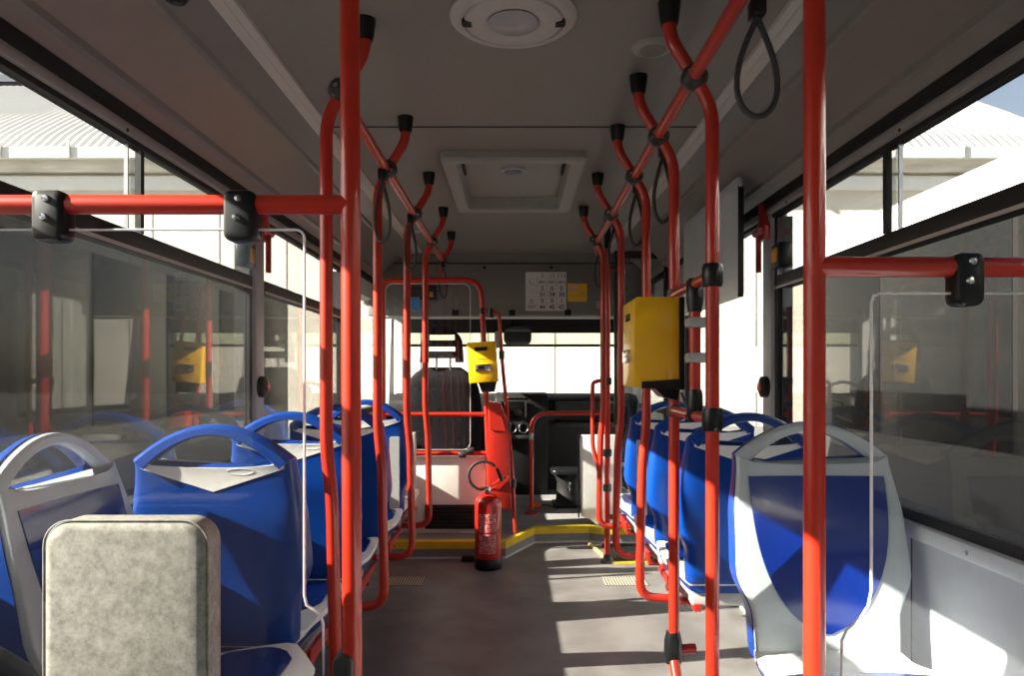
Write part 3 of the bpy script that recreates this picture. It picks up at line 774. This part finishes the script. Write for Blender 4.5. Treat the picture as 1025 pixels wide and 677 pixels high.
# red sheet column with sloping top (hinge post of the cab door)
G().prism([(-0.162, 0.30), (-0.012, 0.28), (-0.022, 0.62), (-0.038, 0.86), (-0.085, 0.972), (-0.165, 0.982)], 'Y', 4.64, 4.72).build('hinge_column', 'red_metal', dp, bevel=0.004)
G().prism([(-0.150, 0.80), (-0.05, 0.79), (-0.095, 0.955), (-0.155, 0.965)], 'Y', 4.632, 4.642).build('column_cap', 'red_metal', dp)
G().tube(fillet([(-0.195, 4.74, 1.575), (-0.13, 4.74, 1.575), (-0.095, 4.74, 1.55), (-0.075, 4.74, 1.25), (-0.05, 4.74, 0.99), (-0.01, 4.74, 0.55), (0.012, 4.74, 0.11)], 0.06), 0.0125, 10).build('thin_tube', 'red', dp)
for x, z in ((-0.078, 1.285), (-0.035, 0.81), (0.0, 0.44)):
    G().lathe([(0, -0.028), (0.018, -0.028), (0.019, 0.028), (0, 0.028)], (x, 4.74, z), 'Z', 12).build('collar', 'joint', dp)
G().lathe([(0, -0.03), (0.02, -0.03), (0.02, 0.03), (0, 0.03)], (-0.15, 4.74, 1.56), 'Z', 12).build('collar', 'black', dp)
# second validator, tilted on the slanted tube
v2 = empty('ticket_validator', (-0.20, 4.62, 1.10), 'small looking yellow ticket validator on the slanted tube beside the driver cab', 'ticket validator', 'yellow ticket validators')
M = Matrix.Translation((-0.195, 0, 1.23)) @ Matrix.Rotation(-0.07, 4, 'Y') @ Matrix.Translation((0.195, 0, -1.23))
def v2b(name, mt, par, *a, bevel=0.0):
    return G().box(*a).rot(M).build(name, mt, par, bevel=bevel)
v2b('casing', 'yellow', v2, -0.29, -0.105, 4.58, 4.715, 1.105, 1.365, bevel=0.006)
v2b('display', 'screen', v2, -0.242, -0.162, 4.5775, 4.583, 1.308, 1.332)
s2 = v2b('ticket_slot', 'chrome', v2, -0.245, -0.142, 4.572, 4.583, 1.178, 1.222, bevel=0.003)
v2b('slot_mouth', 'screen', s2, -0.228, -0.188, 4.570, 4.573, 1.192, 1.21)
v2b('print_line', 'yellow_side', v2, -0.225, -0.165, 4.5785, 4.582, 1.255, 1.262)
G().prism([(-0.235, 1.108), (-0.115, 1.108), (-0.135, 1.04), (-0.215, 1.04)], 'Y', 4.60, 4.70).rot(M).build('mount', 'black', v2)

# fire extinguisher
fe = empty('fire_extinguisher', (-0.152, 4.30, 0), 'red fire extinguisher with black foot standing on the floor by the step', 'fire extinguisher')
c = (-0.152, 4.30, 0.0)
bd = G().lathe([(0, 0.055), (0.078, 0.055), (0.080, 0.07), (0.080, 0.375), (0.077, 0.400), (0.066, 0.422), (0.045, 0.437), (0.022, 0.444), (0.020, 0.46), (0, 0.46)], c, 'Z', 32).build('cylinder', 'ext_red', fe)
G().lathe([(0, 0.0), (0.078, 0.0), (0.083, 0.008), (0.083, 0.062), (0.0805, 0.066), (0, 0.066)], c, 'Z', 32).build('foot_ring', 'black', fe)
def curved(zs, a0, a1, name, mt, par):
    rings = []
    for k in range(13):
        a = a0+(a1-a0)*k/12
        rings.append([(c[0]+r*math.cos(a), c[1]+r*math.sin(a), z) for r, z in ((0.0802, zs[0]), (0.0812, zs[0]), (0.0812, zs[1]), (0.0802, zs[1]))])
    return G().loft(rings).build(name, mt, par)
lb = curved((0.225, 0.335), -2.25, -0.95, 'label_print', 'label_print', bd)
curved((0.10, 0.215), -2.25, -0.95, 'label_print', 'label_print', bd)
vl = G().lathe([(0, 0.455), (0.018, 0.455), (0.020, 0.475), (0.016, 0.49), (0, 0.492)], c, 'Z', 16).build('valve', 'chrome', fe)
G().prism([(-0.165, 0.475), (-0.155, 0.465), (-0.07, 0.515), (-0.035, 0.545), (-0.045, 0.555), (-0.09, 0.53)], 'Y', 4.29, 4.31).build('lever', 'red_metal', fe, bevel=0.003)
G().prism([(-0.14, 0.46), (-0.02, 0.44), (-0.015, 0.475), (-0.03, 0.54), (-0.06, 0.525)], 'Y', 4.32, 4.36).build('bracket', 'red_metal', fe)
G().lathe([(0, -0.02), (0.010, -0.02), (0.010, 0.02), (0, 0.02)], (-0.175, 4.29, 0.475), 'X', 10).build('gauge', 'chrome', fe)
hose = [(-0.178, 4.285, 0.475)] + [(-0.178+0.088*math.cos(a)-0.0, 4.27, 0.555+0.085*math.sin(a)) for a in [math.radians(x) for x in range(262, 30, -16)]]
G().tube(fillet(hose, 0.02, 3), 0.0085, 10).build('hose', 'rubber', fe)
G().tube([(-0.100, 4.27, 0.60), (-0.075, 4.275, 0.545), (-0.072, 4.28, 0.52)], [0.009, 0.013, 0.010], 10).build('nozzle', 'black', fe)

# cab barrier on the right, white door-side panel
cb = empty('cab_barrier', (0.136, 5.45, PH), 'red tube barrier with elbow across the cab entrance', 'barrier')
G().tube(fillet([(0.136, 5.45, PH), (0.136, 5.45, 0.862), (0.70, 5.42, 0.868)], 0.13), 0.0165, 12).build('tube', 'red', cb)
G().lathe([(0, 0), (0.055, 0), (0.055, 0.012), (0.025, 0.02), (0, 0.02)], (0.136, 5.45, PH+0.004), 'Z', 20).build('foot_plate', 'red', cb)
G().lathe([(0, -0.025), (0.021, -0.025), (0.021, 0.025), (0, 0.025)], (0.136, 5.45, 0.69), 'Z', 12).build('collar', 'chrome', cb)
wp = empty('door_panel', (0.58, 5.05, PH), 'white upright panel beside the front door behind the red poles', 'panel')
G().prism([(0.46, 0.70), (0.475, 0.735), (0.74, 0.735), (0.74, 0.112), (0.64, 0.112), (0.58, 0.108), (0.53, 0.15), (0.475, 0.165)], 'Y', 5.02, 5.06).build('sheet', 'panel_white', wp, bevel=0.004)
B('edge_trim', 'black', wp, 0.452, 0.462, 5.015, 5.065, 0.16, 0.735)
dr = struct(B('door_1', 'rubber', None, 0.715, 0.745, 5.08, 5.13, 0.80, 2.03))
B('frame', 'plate_grey', dr, 0.725, 0.765, 5.08, 5.12, 0.11, 0.80, 0.005)
B('frame', 'rubber', dr, 1.07, 1.10, 5.08, 5.13, 0.11, 2.03)
B('frame', 'rubber', dr, 0.745, 1.07, 5.08, 5.13, 1.98, 2.03); B('frame', 'rubber', dr, 0.765, 1.07, 5.08, 5.13, 0.11, 0.16)
B('pane', 'pane_clear', dr, 0.745, 1.07, 5.10, 5.106, 0.16, 1.98)

# driver seat
ds = empty('driver_seat', (-0.52, 5.35, PH), 'dark fabric driver seat with slotted headrest behind the cab partition', 'seat')
rings = []
for j in range(17):
    t = j/16; z = 0.56+0.65*t
    wv = 0.265+0.025*math.sin(PI*min(1, t*1.25)) - 0.13*max(0, (t-0.72)/0.28)**2.5
    th = 0.055*(1-0.75*max(0, (t-0.8)/0.2)**2); yy = 5.33-0.10*t*-1.0*0-0.08*t
    rings.append([(-0.52+wv*math.copysign(abs(math.cos(a))**0.4, math.cos(a)), yy+th*math.copysign(abs(math.sin(a))**0.6, math.sin(a)), z) for a in [2*PI*k/28 for k in range(28)]])
G().loft(rings).build('backrest', 'seat_fabric', ds)
rings = []
for j in range(9):
    t = j/8; y = 5.33+0.50*t; wv = 0.255*(1-0.2*max(0, (t-0.8)/0.2)**2)
    rings.append([(-0.52+wv*math.copysign(abs(math.cos(a))**0.4, math.cos(a)), y, 0.55+0.06*math.copysign(abs(math.sin(a))**0.6, math.sin(a))) for a in [2*PI*k/24 for k in range(24)]])
G().loft(rings).build('cushion', 'seat_fabric', ds)
B('pedestal', 'black', ds, -0.72, -0.32, 5.38, 5.78, PH, 0.50, 0.02)
# headrest with two slots
def hwid(z):
    t = (z-1.245)/0.255
    return 0.158-0.02*t-0.085*max(0, (t-0.55)/0.45)**2.2
hy0, hy1 = 5.20, 5.265
def hpoly(z0, z1, xin0, n=10):
    zs = [z0+(z1-z0)*k/n for k in range(n+1)]
    return [(hwid(z), z) for z in zs], zs
g = G()
zs = [1.245+0.255*k/20 for k in range(21)]
def strip(za, zb, half=None):
    rr = [za+(zb-za)*k/6 for k in range(7)]
    g.prism([(-0.52+hwid(z), z) for z in rr]+[(-0.52-hwid(z), z) for z in rr[::-1]], 'Y', hy0, hy1)
strip(1.275, 1.325); strip(1.375, 1.405); strip(1.447, 1.500)
for sg in (-1, 1):
    for za, zb in ((1.245, 1.28), (1.32, 1.38), (1.40, 1.45)):
        rr = [za+(zb-za)*k/4 for k in range(5)]
        inn = 0.095 if za > 1.39 else 0.098
        g.prism([(-0.52+sg*hwid(z), z) for z in rr]+[(-0.52+sg*inn, z) for z in rr[::-1]], 'Y', hy0, hy1)
g.build('headrest', 'seat_fabric', ds, smooth=False)
for x in (-0.56, -0.46): G().tube([(x, 5.235, 1.17), (x, 5.235, 1.29)], 0.007, 8).build('headrest_post', 'steel', ds)

# dashboard
db = empty('dashboard', (0, 6.5, PH), 'black moulded dashboard below the windscreen', 'dashboard')
G().prism([(7.05, 0.96), (6.75, 0.985), (6.45, 0.975), (6.32, 0.93), (6.30, 0.80), (6.36, 0.66), (6.50, 0.52), (6.60, PH), (7.05, PH)], 'X', -1.10, 1.10).build('body', 'dash', db, bevel=0.015)
G().prism([(6.50, 1.0), (6.28, 0.99), (6.22, 0.94), (6.20, 0.70), (6.26, 0.40), (6.30, PH), (6.55, PH)], 'X', -0.16, 0.30).build('console', 'dash', db, bevel=0.015)
ra = B('radio', 'screen', db, -0.11, 0.10, 6.185, 6.215, 0.80, 0.925, 0.004)
B('radio_rim', 'dash_light', ra, -0.115, -0.105, 6.18, 6.21, 0.79, 0.93); B('radio_rim', 'dash_light', ra, 0.10, 0.112, 6.18, 6.21, 0.79, 0.93)
for x in (-0.015, 0.085):
    v = G().lathe([(0.030, 0), (0.042, 0), (0.046, -0.010), (0.042, -0.016), (0.034, -0.012), (0.030, 0)], (x, 6.20, 0.695), 'Y', 24).build('air_vent', 'chrome', db)
    G().lathe([(0, 0.0), (0.033, 0.0), (0.033, -0.005), (0, -0.005)], (x, 6.203, 0.695), 'Y', 20).build('vent_core', 'screen', v)
for k in range(6):
    B('button', 'led' if k == 1 else 'dash_light', db, -0.10+0.035*k, -0.08+0.035*k, 6.215, 6.235, 0.953, 0.967)
B('control_strip', 'dash_light', db, -0.06, 0.13, 6.19, 6.215, 0.60, 0.635, 0.003)
B('glove_lid', 'dash_light', db, 0.36, 0.98, 6.285, 6.31, 0.82, 0.92, 0.008)
B('glove_lip', 'dash_light', db, 0.36, 0.98, 6.29, 6.33, 0.70, 0.74, 0.008)
sw = empty('steering_wheel', (-0.52, 6.1, 0.9), 'black steering wheel ahead of the driver seat', 'steering wheel')
Mw = Matrix.Translation((-0.52, 5.98, 0.93)) @ Matrix.Rotation(math.radians(55), 4, 'X')
G().tube([(0.20*math.cos(2*PI*k/28), 0.20*math.sin(2*PI*k/28), 0) for k in range(28)], 0.014, 8, closed=True).rot(Mw).build('rim', 'rubber', sw)
g = G()
for a in (0.2, PI-0.2, 1.5*PI): g.tube([(0, 0, -0.02), (0.2*math.cos(a), 0.2*math.sin(a), 0)], 0.014, 8)
g.lathe([(0, -0.05), (0.06, -0.04), (0.06, 0.0), (0, 0.01)], (0, 0, 0)).rot(Mw).build('hub', 'rubber', sw)
G().tube([(0, 0, -0.04), (0, 0.02, -0.30)], 0.03, 12).rot(Mw).build('column', 'rubber', sw)
# low black pedestal and orange disc on the cab floor
pd = empty('pedestal_bin', (0.42, 5.80, PH), 'low black pedestal with tray top on the cab floor by the white panel', 'pedestal')
G().prism(rrect(0.30, 0.56, 5.64, 5.92, 0.05), 'Z', 0.37, 0.40).build('tray', 'black', pd, bevel=0.006)
G().loft([[(0.44+a*math.cos(2*PI*k/16), 5.78+a*math.sin(2*PI*k/16), z) for k in range(16)] for a, z in ((0.12, PH+0.02), (0.10, 0.15), (0.09, 0.30), (0.12, 0.37))]).build('stem', 'dash', pd)
G().prism(rrect(0.31, 0.57, 5.66, 5.90, 0.03), 'Z', PH+0.004, PH+0.035).build('base', 'black', pd, bevel=0.005)
G().tube([(0.50+0.07*math.cos(a), 5.64, 0.26+0.09*math.sin(a)) for a in [PI*0.8+0.1*k for k in range(9)]], 0.012, 8).build('rim', 'chrome', pd)
oc = empty('floor_disc', (0.17, 5.75, PH), 'small orange disc with cord on the cab floor', 'disc')
G().lathe([(0, 0.0), (0.055, 0.0), (0.06, 0.012), (0.03, 0.03), (0, 0.032)], (0.165, 5.75, PH+0.004)).build('body', 'orange', oc)
G().tube([(0.21, 5.75, PH+0.015), (0.28, 5.76, PH+0.012), (0.34, 5.60, PH+0.012)], 0.006, 6).build('cord', 'rubber', oc)

# interior mirror
im = empty('rear_view_mirror', (-0.01, 6.55, 1.50), 'interior rear view mirror hanging in front of the windscreen', 'mirror')
G().prism(rrect(-0.09, 0.165, 1.425, 1.605, 0.06), 'Y', 6.55, 6.60).build('housing', 'black', im, bevel=0.01)
G().prism(rrect(-0.08, 0.155, 1.435, 1.595, 0.055), 'Y', 6.543, 6.552).build('glass', 'mirror_glass', im)
G().tube([(-0.01, 6.60, 1.56), (-0.01, 6.64, 1.72)], 0.013, 10).build('stem', 'black', im)
im2 = empty('round_mirror', (-0.17, 6.5, 1.45), 'small dark mirror edge peeking out left of the rear view mirror', 'mirror')
G().prism(rrect(-0.175, -0.115, 1.40, 1.56, 0.028), 'Y', 6.61, 6.64).build('housing', 'plate_grey', im2, bevel=0.006)
G().tube([(-0.145, 6.64, 1.54), (-0.145, 6.66, 1.72)], 0.009, 8).build('stem', 'black', im2)

# capacity sign and stickers on the header
sg = empty('capacity_sign', (0.255, 5.69, 1.66), 'white capacity table sign with three columns of numbers above the windscreen', 'sign')
B('board', 'paper', sg, 0.095, 0.418, 5.692, 5.70, 1.662, 1.968)
cols = [0.228, 0.305, 0.380]; rowsz = [1.938, 1.888, 1.838, 1.790, 1.740, 1.690]
tab = [['I', 'I I', 'I I I'], ['10+1']*3, ['2', '0', '0'], ['31', '34', '30'], ['0', '0', '1'], ['44', '45', '42']]
for z, rw in zip(rowsz, tab):
    for x, tx in zip(cols, rw):
        text('lettering', tx, 0.046 if tx != '10+1' else 0.032, (x, 5.6915, z), sg, 'ink', bold=0.0008)
text('lettering', 'TOT', 0.034, (0.142, 5.6915, 1.690), sg, 'ink', bold=0.0006)
for x in (0.186, 0.266, 0.342): B('rule', 'plate_grey', sg, x-0.001, x+0.001, 5.6910, 5.693, 1.664, 1.966)
for z in (1.913, 1.863, 1.814, 1.765, 1.715): B('rule', 'plate_grey', sg, 0.097, 0.416, 5.6910, 5.693, z-0.001, z+0.001)
G().tube([(0.125, 5.691, 1.905), (0.130, 5.691, 1.880), (0.155, 5.691, 1.876), (0.160, 5.691, 1.868)], 0.002, 5).build('pictogram', 'ink', sg)
G().tube([(0.125, 5.691, 1.850), (0.132, 5.691, 1.828), (0.150, 5.691, 1.845), (0.152, 5.691, 1.822)], 0.0015, 5).build('pictogram', 'plate_grey', sg)
g = G(); g.tube([(0.143+0.013*math.cos(2*PI*k/14), 5.691, 1.733+0.013*math.sin(2*PI*k/14)) for k in range(14)], 0.0018, 5, closed=True); g.tube([(0.138, 5.691, 1.758), (0.138, 5.691, 1.742), (0.152, 5.691, 1.74), (0.158, 5.691, 1.728)], 0.002, 5)
g.build('pictogram', 'ink', sg)
G().prism(rrect(0.122, 0.164, 1.720, 1.760, 0.003), 'Y', 5.6915, 5.6925).build('pictogram', 'paper', sg)
ys = empty('sticker', (0.51, 5.69, 1.735), 'small yellow sticker with violet motif right of the capacity sign', 'sticker')
B('sheet', 'sticker_yellow', ys, 0.428, 0.582, 5.694, 5.70, 1.735, 1.878)
G().prism([(0.442, 1.825), (0.465, 1.815), (0.50, 1.835), (0.505, 1.86), (0.47, 1.858)], 'Y', 5.6925, 5.6945).build('motif', 'sticker_violet', ys)
for k in range(3): B('lettering', 'sticker_pink', ys, 0.528+0.013*k, 0.536+0.013*k, 5.6925, 5.6945, 1.797, 1.815)
B('lettering', 'amber', ys, 0.44, 0.57, 5.6925, 5.6945, 1.778, 1.783)
pk = tag(B('sticker', 'sticker_pink', None, 0.655, 0.70, 5.694, 5.70, 1.68, 1.74, origin=(0.68, 5.697, 1.68)), 'tiny pinkish sticker at the right end of the header', 'sticker')
db2 = empty('destination_box', (-0.72, 5.62, 1.74), 'dark box with blue label and yellow light under the front header on the left', 'control box')
B('case', 'black', db2, -0.83, -0.60, 5.60, 5.70, 1.74, 1.84, 0.008)
B('label_plate', 'sticker_blue', db2, -0.80, -0.73, 5.590, 5.602, 1.655, 1.76); B('lamp', 'amber', db2, -0.655, -0.625, 5.592, 5.602, 1.76, 1.80)

# ------------------------------------------------------------------ ceiling fittings
cl = empty('ceiling_vent', (0.0, 1.94, CEIL), 'round off-white ceiling vent with stepped rings at the top of the picture', 'ceiling vent')
G().lathe([(0.0, 0.0), (0.170, 0.0), (0.172, -0.006), (0.160, -0.016), (0.140, -0.018), (0.138, -0.012), (0.134, -0.012), (0.130, -0.020), (0.105, -0.026), (0.085, -0.024), (0.070, -0.016), (0.0, -0.012)], (0, 1.94, CEIL), 'Z', 48).build('ring', 'lamp_ring', cl)
G().lathe([(0.0, -0.012), (0.064, -0.014), (0.070, -0.020), (0.062, -0.026), (0.0, -0.034)], (0, 1.94, CEIL), 'Z', 36).build('lens', 'lens', cl)
for sgn in (-1, 1):
    G().prism(rrect(sgn*0.122-0.018, sgn*0.122+0.018, 1.925, 1.955, 0.012), 'Z', CEIL-0.024, CEIL-0.012).build('finger_notch', 'dark_gap', cl)
ht = empty('roof_hatch', (0.0, 3.6, CEIL), 'square grey roof hatch with raised frame and round handle', 'roof hatch')
h0, h1, hx = 3.10, 4.12, 0.32
g = G(); rings = []
for (ins, dz) in ((0.0, 0.0), (0.0, -0.030), (0.010, -0.040), (0.058, -0.040), (0.066, -0.034), (0.078, 0.045)):
    rings.append([(x, y, CEIL+dz) for x, y in rrect(-hx+ins, hx-ins, h0+ins, h1-ins, 0.03, 4)])
g.loft(rings, caps=False).build('frame', 'hatch', ht)
G().prism(rrect(-hx+0.08, hx-0.08, h0+0.07, h1-0.07, 0.03), 'Z', CEIL+0.035, CEIL+0.05).build('lid', 'hatch', ht)
hd = G().lathe([(0, 0), (0.062, 0), (0.060, -0.012), (0.050, -0.016), (0.046, -0.006), (0, -0.004)], (0.0, 3.50, CEIL+0.035), 'Z', 28).build('handle_ring', 'lamp_ring', ht)
G().lathe([(0, -0.004), (0.042, -0.006), (0.036, -0.012), (0, -0.012)], (0.0, 3.50, CEIL+0.035), 'Z', 20).build('handle_cup', 'mirror_glass', hd)
for sgn in (-1, 1): B('hinge_arm', 'dark_gap', ht, sgn*0.238-0.006, sgn*0.238+0.006, 3.2, 3.55, CEIL+0.018, CEIL+0.036)
for x, y, lab in ((0.41, 2.12, 'flush round ceiling speaker beside the right handrail'), (-0.62, 4.85, 'small round ceiling lamp near the driver partition on the left')):
    sp = empty('ceiling_speaker', (x, y, CEIL), lab, 'ceiling speaker')
    G().lathe([(0, 0), (0.062, 0), (0.060, -0.008), (0.048, -0.012), (0, -0.010)], (x, y, CEIL), 'Z', 28).build('rim', 'hatch' if x > 0 else 'lamp_ring', sp)
    G().lathe([(0, -0.010), (0.040, -0.012), (0.036, -0.015), (0, -0.016)], (x, y, CEIL), 'Z', 20).build('grille', 'ceiling' if x > 0 else 'lens', sp)
for s, x, y, z, lab in ((-1, -0.845, 1.80, 2.108, 'black button on the left ceiling cove at the top edge'), (1, 0.985, 1.52, 2.01, 'black button on the right ceiling cove at the top edge')):
    kb = empty('ceiling_button', (x, y, z), lab, 'button')
    G().lathe([(0, 0.01), (0.032, 0.01), (0.032, -0.012), (0.024, -0.022), (0, -0.024)], (x, y, z), 'Z', 18).build('housing', 'black', kb)
    G().lathe([(0, -0.022), (0.014, -0.024), (0.012, -0.028), (0, -0.03)], (x, y, z), 'Z', 14).build('cap', 'joint', kb)
# emergency hammers on the pillars
for s, lab in ((-1, 'red emergency hammer holder on the left window pillar'), (1, 'red emergency hammer holder on the right window pillar')):
    X = s*(WX-0.012); h = empty('emergency_hammer', (X, 3.15, 1.60), lab, 'hammer')
    G().prism([(3.10, 1.74), (3.20, 1.74), (3.20, 1.80), (3.17, 1.83), (3.17, 1.90), (3.13, 1.90), (3.13, 1.83), (3.10, 1.80)], 'X', *sorted((X, X-s*0.03))).build('holder', 'red_metal', h, bevel=0.005)
    G().tube([(X-s*0.035, 3.15, 1.76), (X-s*0.035, 3.15, 1.60)], 0.012, 10).build('handle', 'red', h)
    G().tube([(X-s*0.035, 3.11, 1.775), (X-s*0.035, 3.19, 1.775)], 0.016, 10).build('head', 'red_metal', h)
    k = empty('stop_button', (X, 3.14, 1.06), 'black stop button on the %s window pillar' % ('left' if s < 0 else 'right'), 'button')
    G().lathe([(0, 0), (0.048, 0), (0.046, -s*0.022), (0.03, -s*0.03), (0, -s*0.03)], (X, 3.15, 1.10), 'X', 22).build('housing', 'black', k)
    G().lathe([(0, -s*0.028), (0.02, -s*0.03), (0.018, -s*0.036), (0, -s*0.038)], (X, 3.15, 1.10), 'X', 16).build('cap', 'red_metal', k)
# grey panel hanging under the right cove
gp = empty('cover_panel', (0.955, 3.35, 1.48), 'flat grey cover panel hanging below the right ceiling cove past the validator', 'panel')
G().prism(rrect(3.02, 4.0, 1.48, 1.99, 0.025), 'X', 0.945, 0.962).build('sheet', 'sill', gp, bevel=0.003)
G().prism([(3.016, 1.50), (3.022, 1.48), (3.022, 1.95), (3.016, 1.93)], 'X', 0.943, 0.966).build('edge', 'black', gp)
for y in (3.2, 3.8): B('hanger', 'black', gp, 0.962, 1.02, y, y+0.03, 1.90, 1.955)
# floor gratings
for x0, x1, lab in ((-0.72, -0.50, 'perforated metal plate set in the floor on the left'), (0.50, 0.74, 'perforated metal plate set in the floor on the right')):
    fg = empty('floor_grating', ((x0+x1)/2, 4.0, 0), lab, 'grating', 'perforated plates in the floor')
    B('plate', 'grate_hole', fg, x0, x1, 3.93, 4.10, 0.0, 0.002)
    g = G(); n = 15
    for k in range(n):
        x = x0+(x1-x0)*(k+0.25)/n
        for q in range(6): g.box(x, x+(x1-x0)/n*0.5, 3.935+0.027*q, 3.935+0.027*q+0.020, 0.002, 0.005)
    g.build('studs', 'grate', fg, smooth=False, kind='stuff')

# ------------------------------------------------------------------ outside
ground = struct(B('ground', 'asphalt', None, -80, 80, -60, 100, -0.45, -0.40))
def bus(x0, x1, y0, y1, lab, roof, wins, paint='bus_white'):
    b = empty('parked_bus', ((x0+x1)/2, (y0+y1)/2, -0.40), lab, 'bus', 'buses parked alongside')
    zt = roof; r = 0.42; xm0, xm1 = x0, x1
    p = [(x0, -0.05), (x1, -0.05), (x1, zt-0.46), (x1-0.03, zt-0.30), (x1-0.10, zt-0.17), (x1-0.22, zt-0.08), (x1-0.45, zt-0.02), ((x0+x1)/2, zt), (x0+0.45, zt-0.02), (x0+0.22, zt-0.08), (x0+0.10, zt-0.17), (x0+0.03, zt-0.30), (x0, zt-0.46)]
    G().prism(p, 'Y', y0, y1).build('body', paint, b)
    B('skirt', 'bus_skirt', b, x0-0.01, x1+0.01, y0-0.01, y1+0.01, -0.15, 0.61)
    zlo, zhi = 0.62, zt-0.47
    B('window_band', 'rubber', b, x0-0.008, x1+0.008, y0+0.02, y1-0.02, zlo-0.02, zhi+0.005)
    n = wins; L = (y1-y0)/n
    for k in range(n):
        for xs in (x0, x1):
            B('window', 'bus_dark', b, xs-0.015, xs+0.015, y0+L*k+0.03, y0+L*(k+1)-0.03, zlo, zhi, 0.004)
    B('rear_window', 'bus_dark', b, x0+0.15, x1-0.15, y0-0.02, y0+0.01, 0.70, zt-0.55); B('rear_panel', 'bus_skirt', b, x0+0.02, x1-0.02, y0-0.012, y0, 0.2, zt-0.50)
    for xs in (x0+0.12, x1-0.12):
        for y in (y0+1.2, y1-1.6):
            wl = G().lathe([(0, -0.13), (0.30, -0.13), (0.37, -0.09), (0.37, 0.09), (0.30, 0.13), (0, 0.13)], (xs, y, -0.03), 'X', 24).build('wheel', 'tyre', b)
            G().lathe([(0, -0.14), (0.17, -0.14), (0.17, 0.14), (0, 0.14)], (xs, y, -0.03), 'X', 18).build('hub', 'steel', wl)
    return b
bus(3.40, 5.75, -4.0, 8.4, 'white roofed bus with dark windows parked close along the right side', 2.85, 7)
bus(-6.8, -4.4, 4.2, 14.0, 'dark windowed bus parked further off on the left side', 2.90, 6, 'bus_grey')
bd = empty('depot_building', (-5, 25, -0.4), 'long cream depot building with curved corrugated roof beyond the bus', 'building')
FX0, FX1, FY = -40.0, 17.0, 22.0
EZ = 7.35
B('wall', 'facade', bd, FX0, FX1, FY, FY+0.4, -0.4, EZ)
B('cornice', 'facade_trim', bd, FX0-0.1, FX1+0.1, FY-0.35, FY, EZ-0.05, EZ+0.35)
B('gutter', 'gutter', bd, FX0-0.1, FX1+0.1, FY-0.55, FY-0.35, EZ+0.30, EZ+0.62)
B('fascia', 'gutter', bd, FX0, FX1, FY-0.18, FY, EZ-0.55, EZ-0.15)
x = FX0
while x < FX1:
    B('pilaster', 'facade', bd, x, x+0.25, FY-0.012, FY, -0.4, EZ-0.6)
    B('gutter_bracket', 'facade_trim', bd, x+0.05, x+0.13, FY-0.60, FY-0.55, EZ+0.3, EZ+0.8)
    x += 2.05
# corrugated vault
rings = []; npr = int((FX1-FX0)/0.27)
arc = []
for k in range(13):
    arc.append((FY-0.4+8.4*k/12, EZ+0.62+5.26*(k/12)**0.85))
verts = []; faces = []
for i in range(npr*2+1):
    xx = FX0+(FX1-FX0)*i/(npr*2); dz = 0.024 if i % 2 else -0.024
    for (yy, zz) in arc: verts.append((xx, yy, zz+dz))
na = len(arc)
for i in range(npr*2):
    for k in range(na-1): faces.append((i*na+k, (i+1)*na+k, (i+1)*na+k+1, i*na+k+1))
g = G(); g.v = verts; g.f = faces
g.build('roof', 'roof_sheet', bd, smooth=False)
B('end_wall', 'facade', bd, FX1-0.4, FX1, FY, FY+14, -0.4, EZ+0.4)
fb = empty('far_building', (-40, 60, -0.4), 'grey slate building far behind the corrugated roof', 'building')
B('block', 'far_slate', fb, -75, -22, 60, 66, -0.4, 26.0)
B('parapet', 'far_slate', fb, -75.2, -21.8, 59.8, 60.0, 25.6, 26.2)
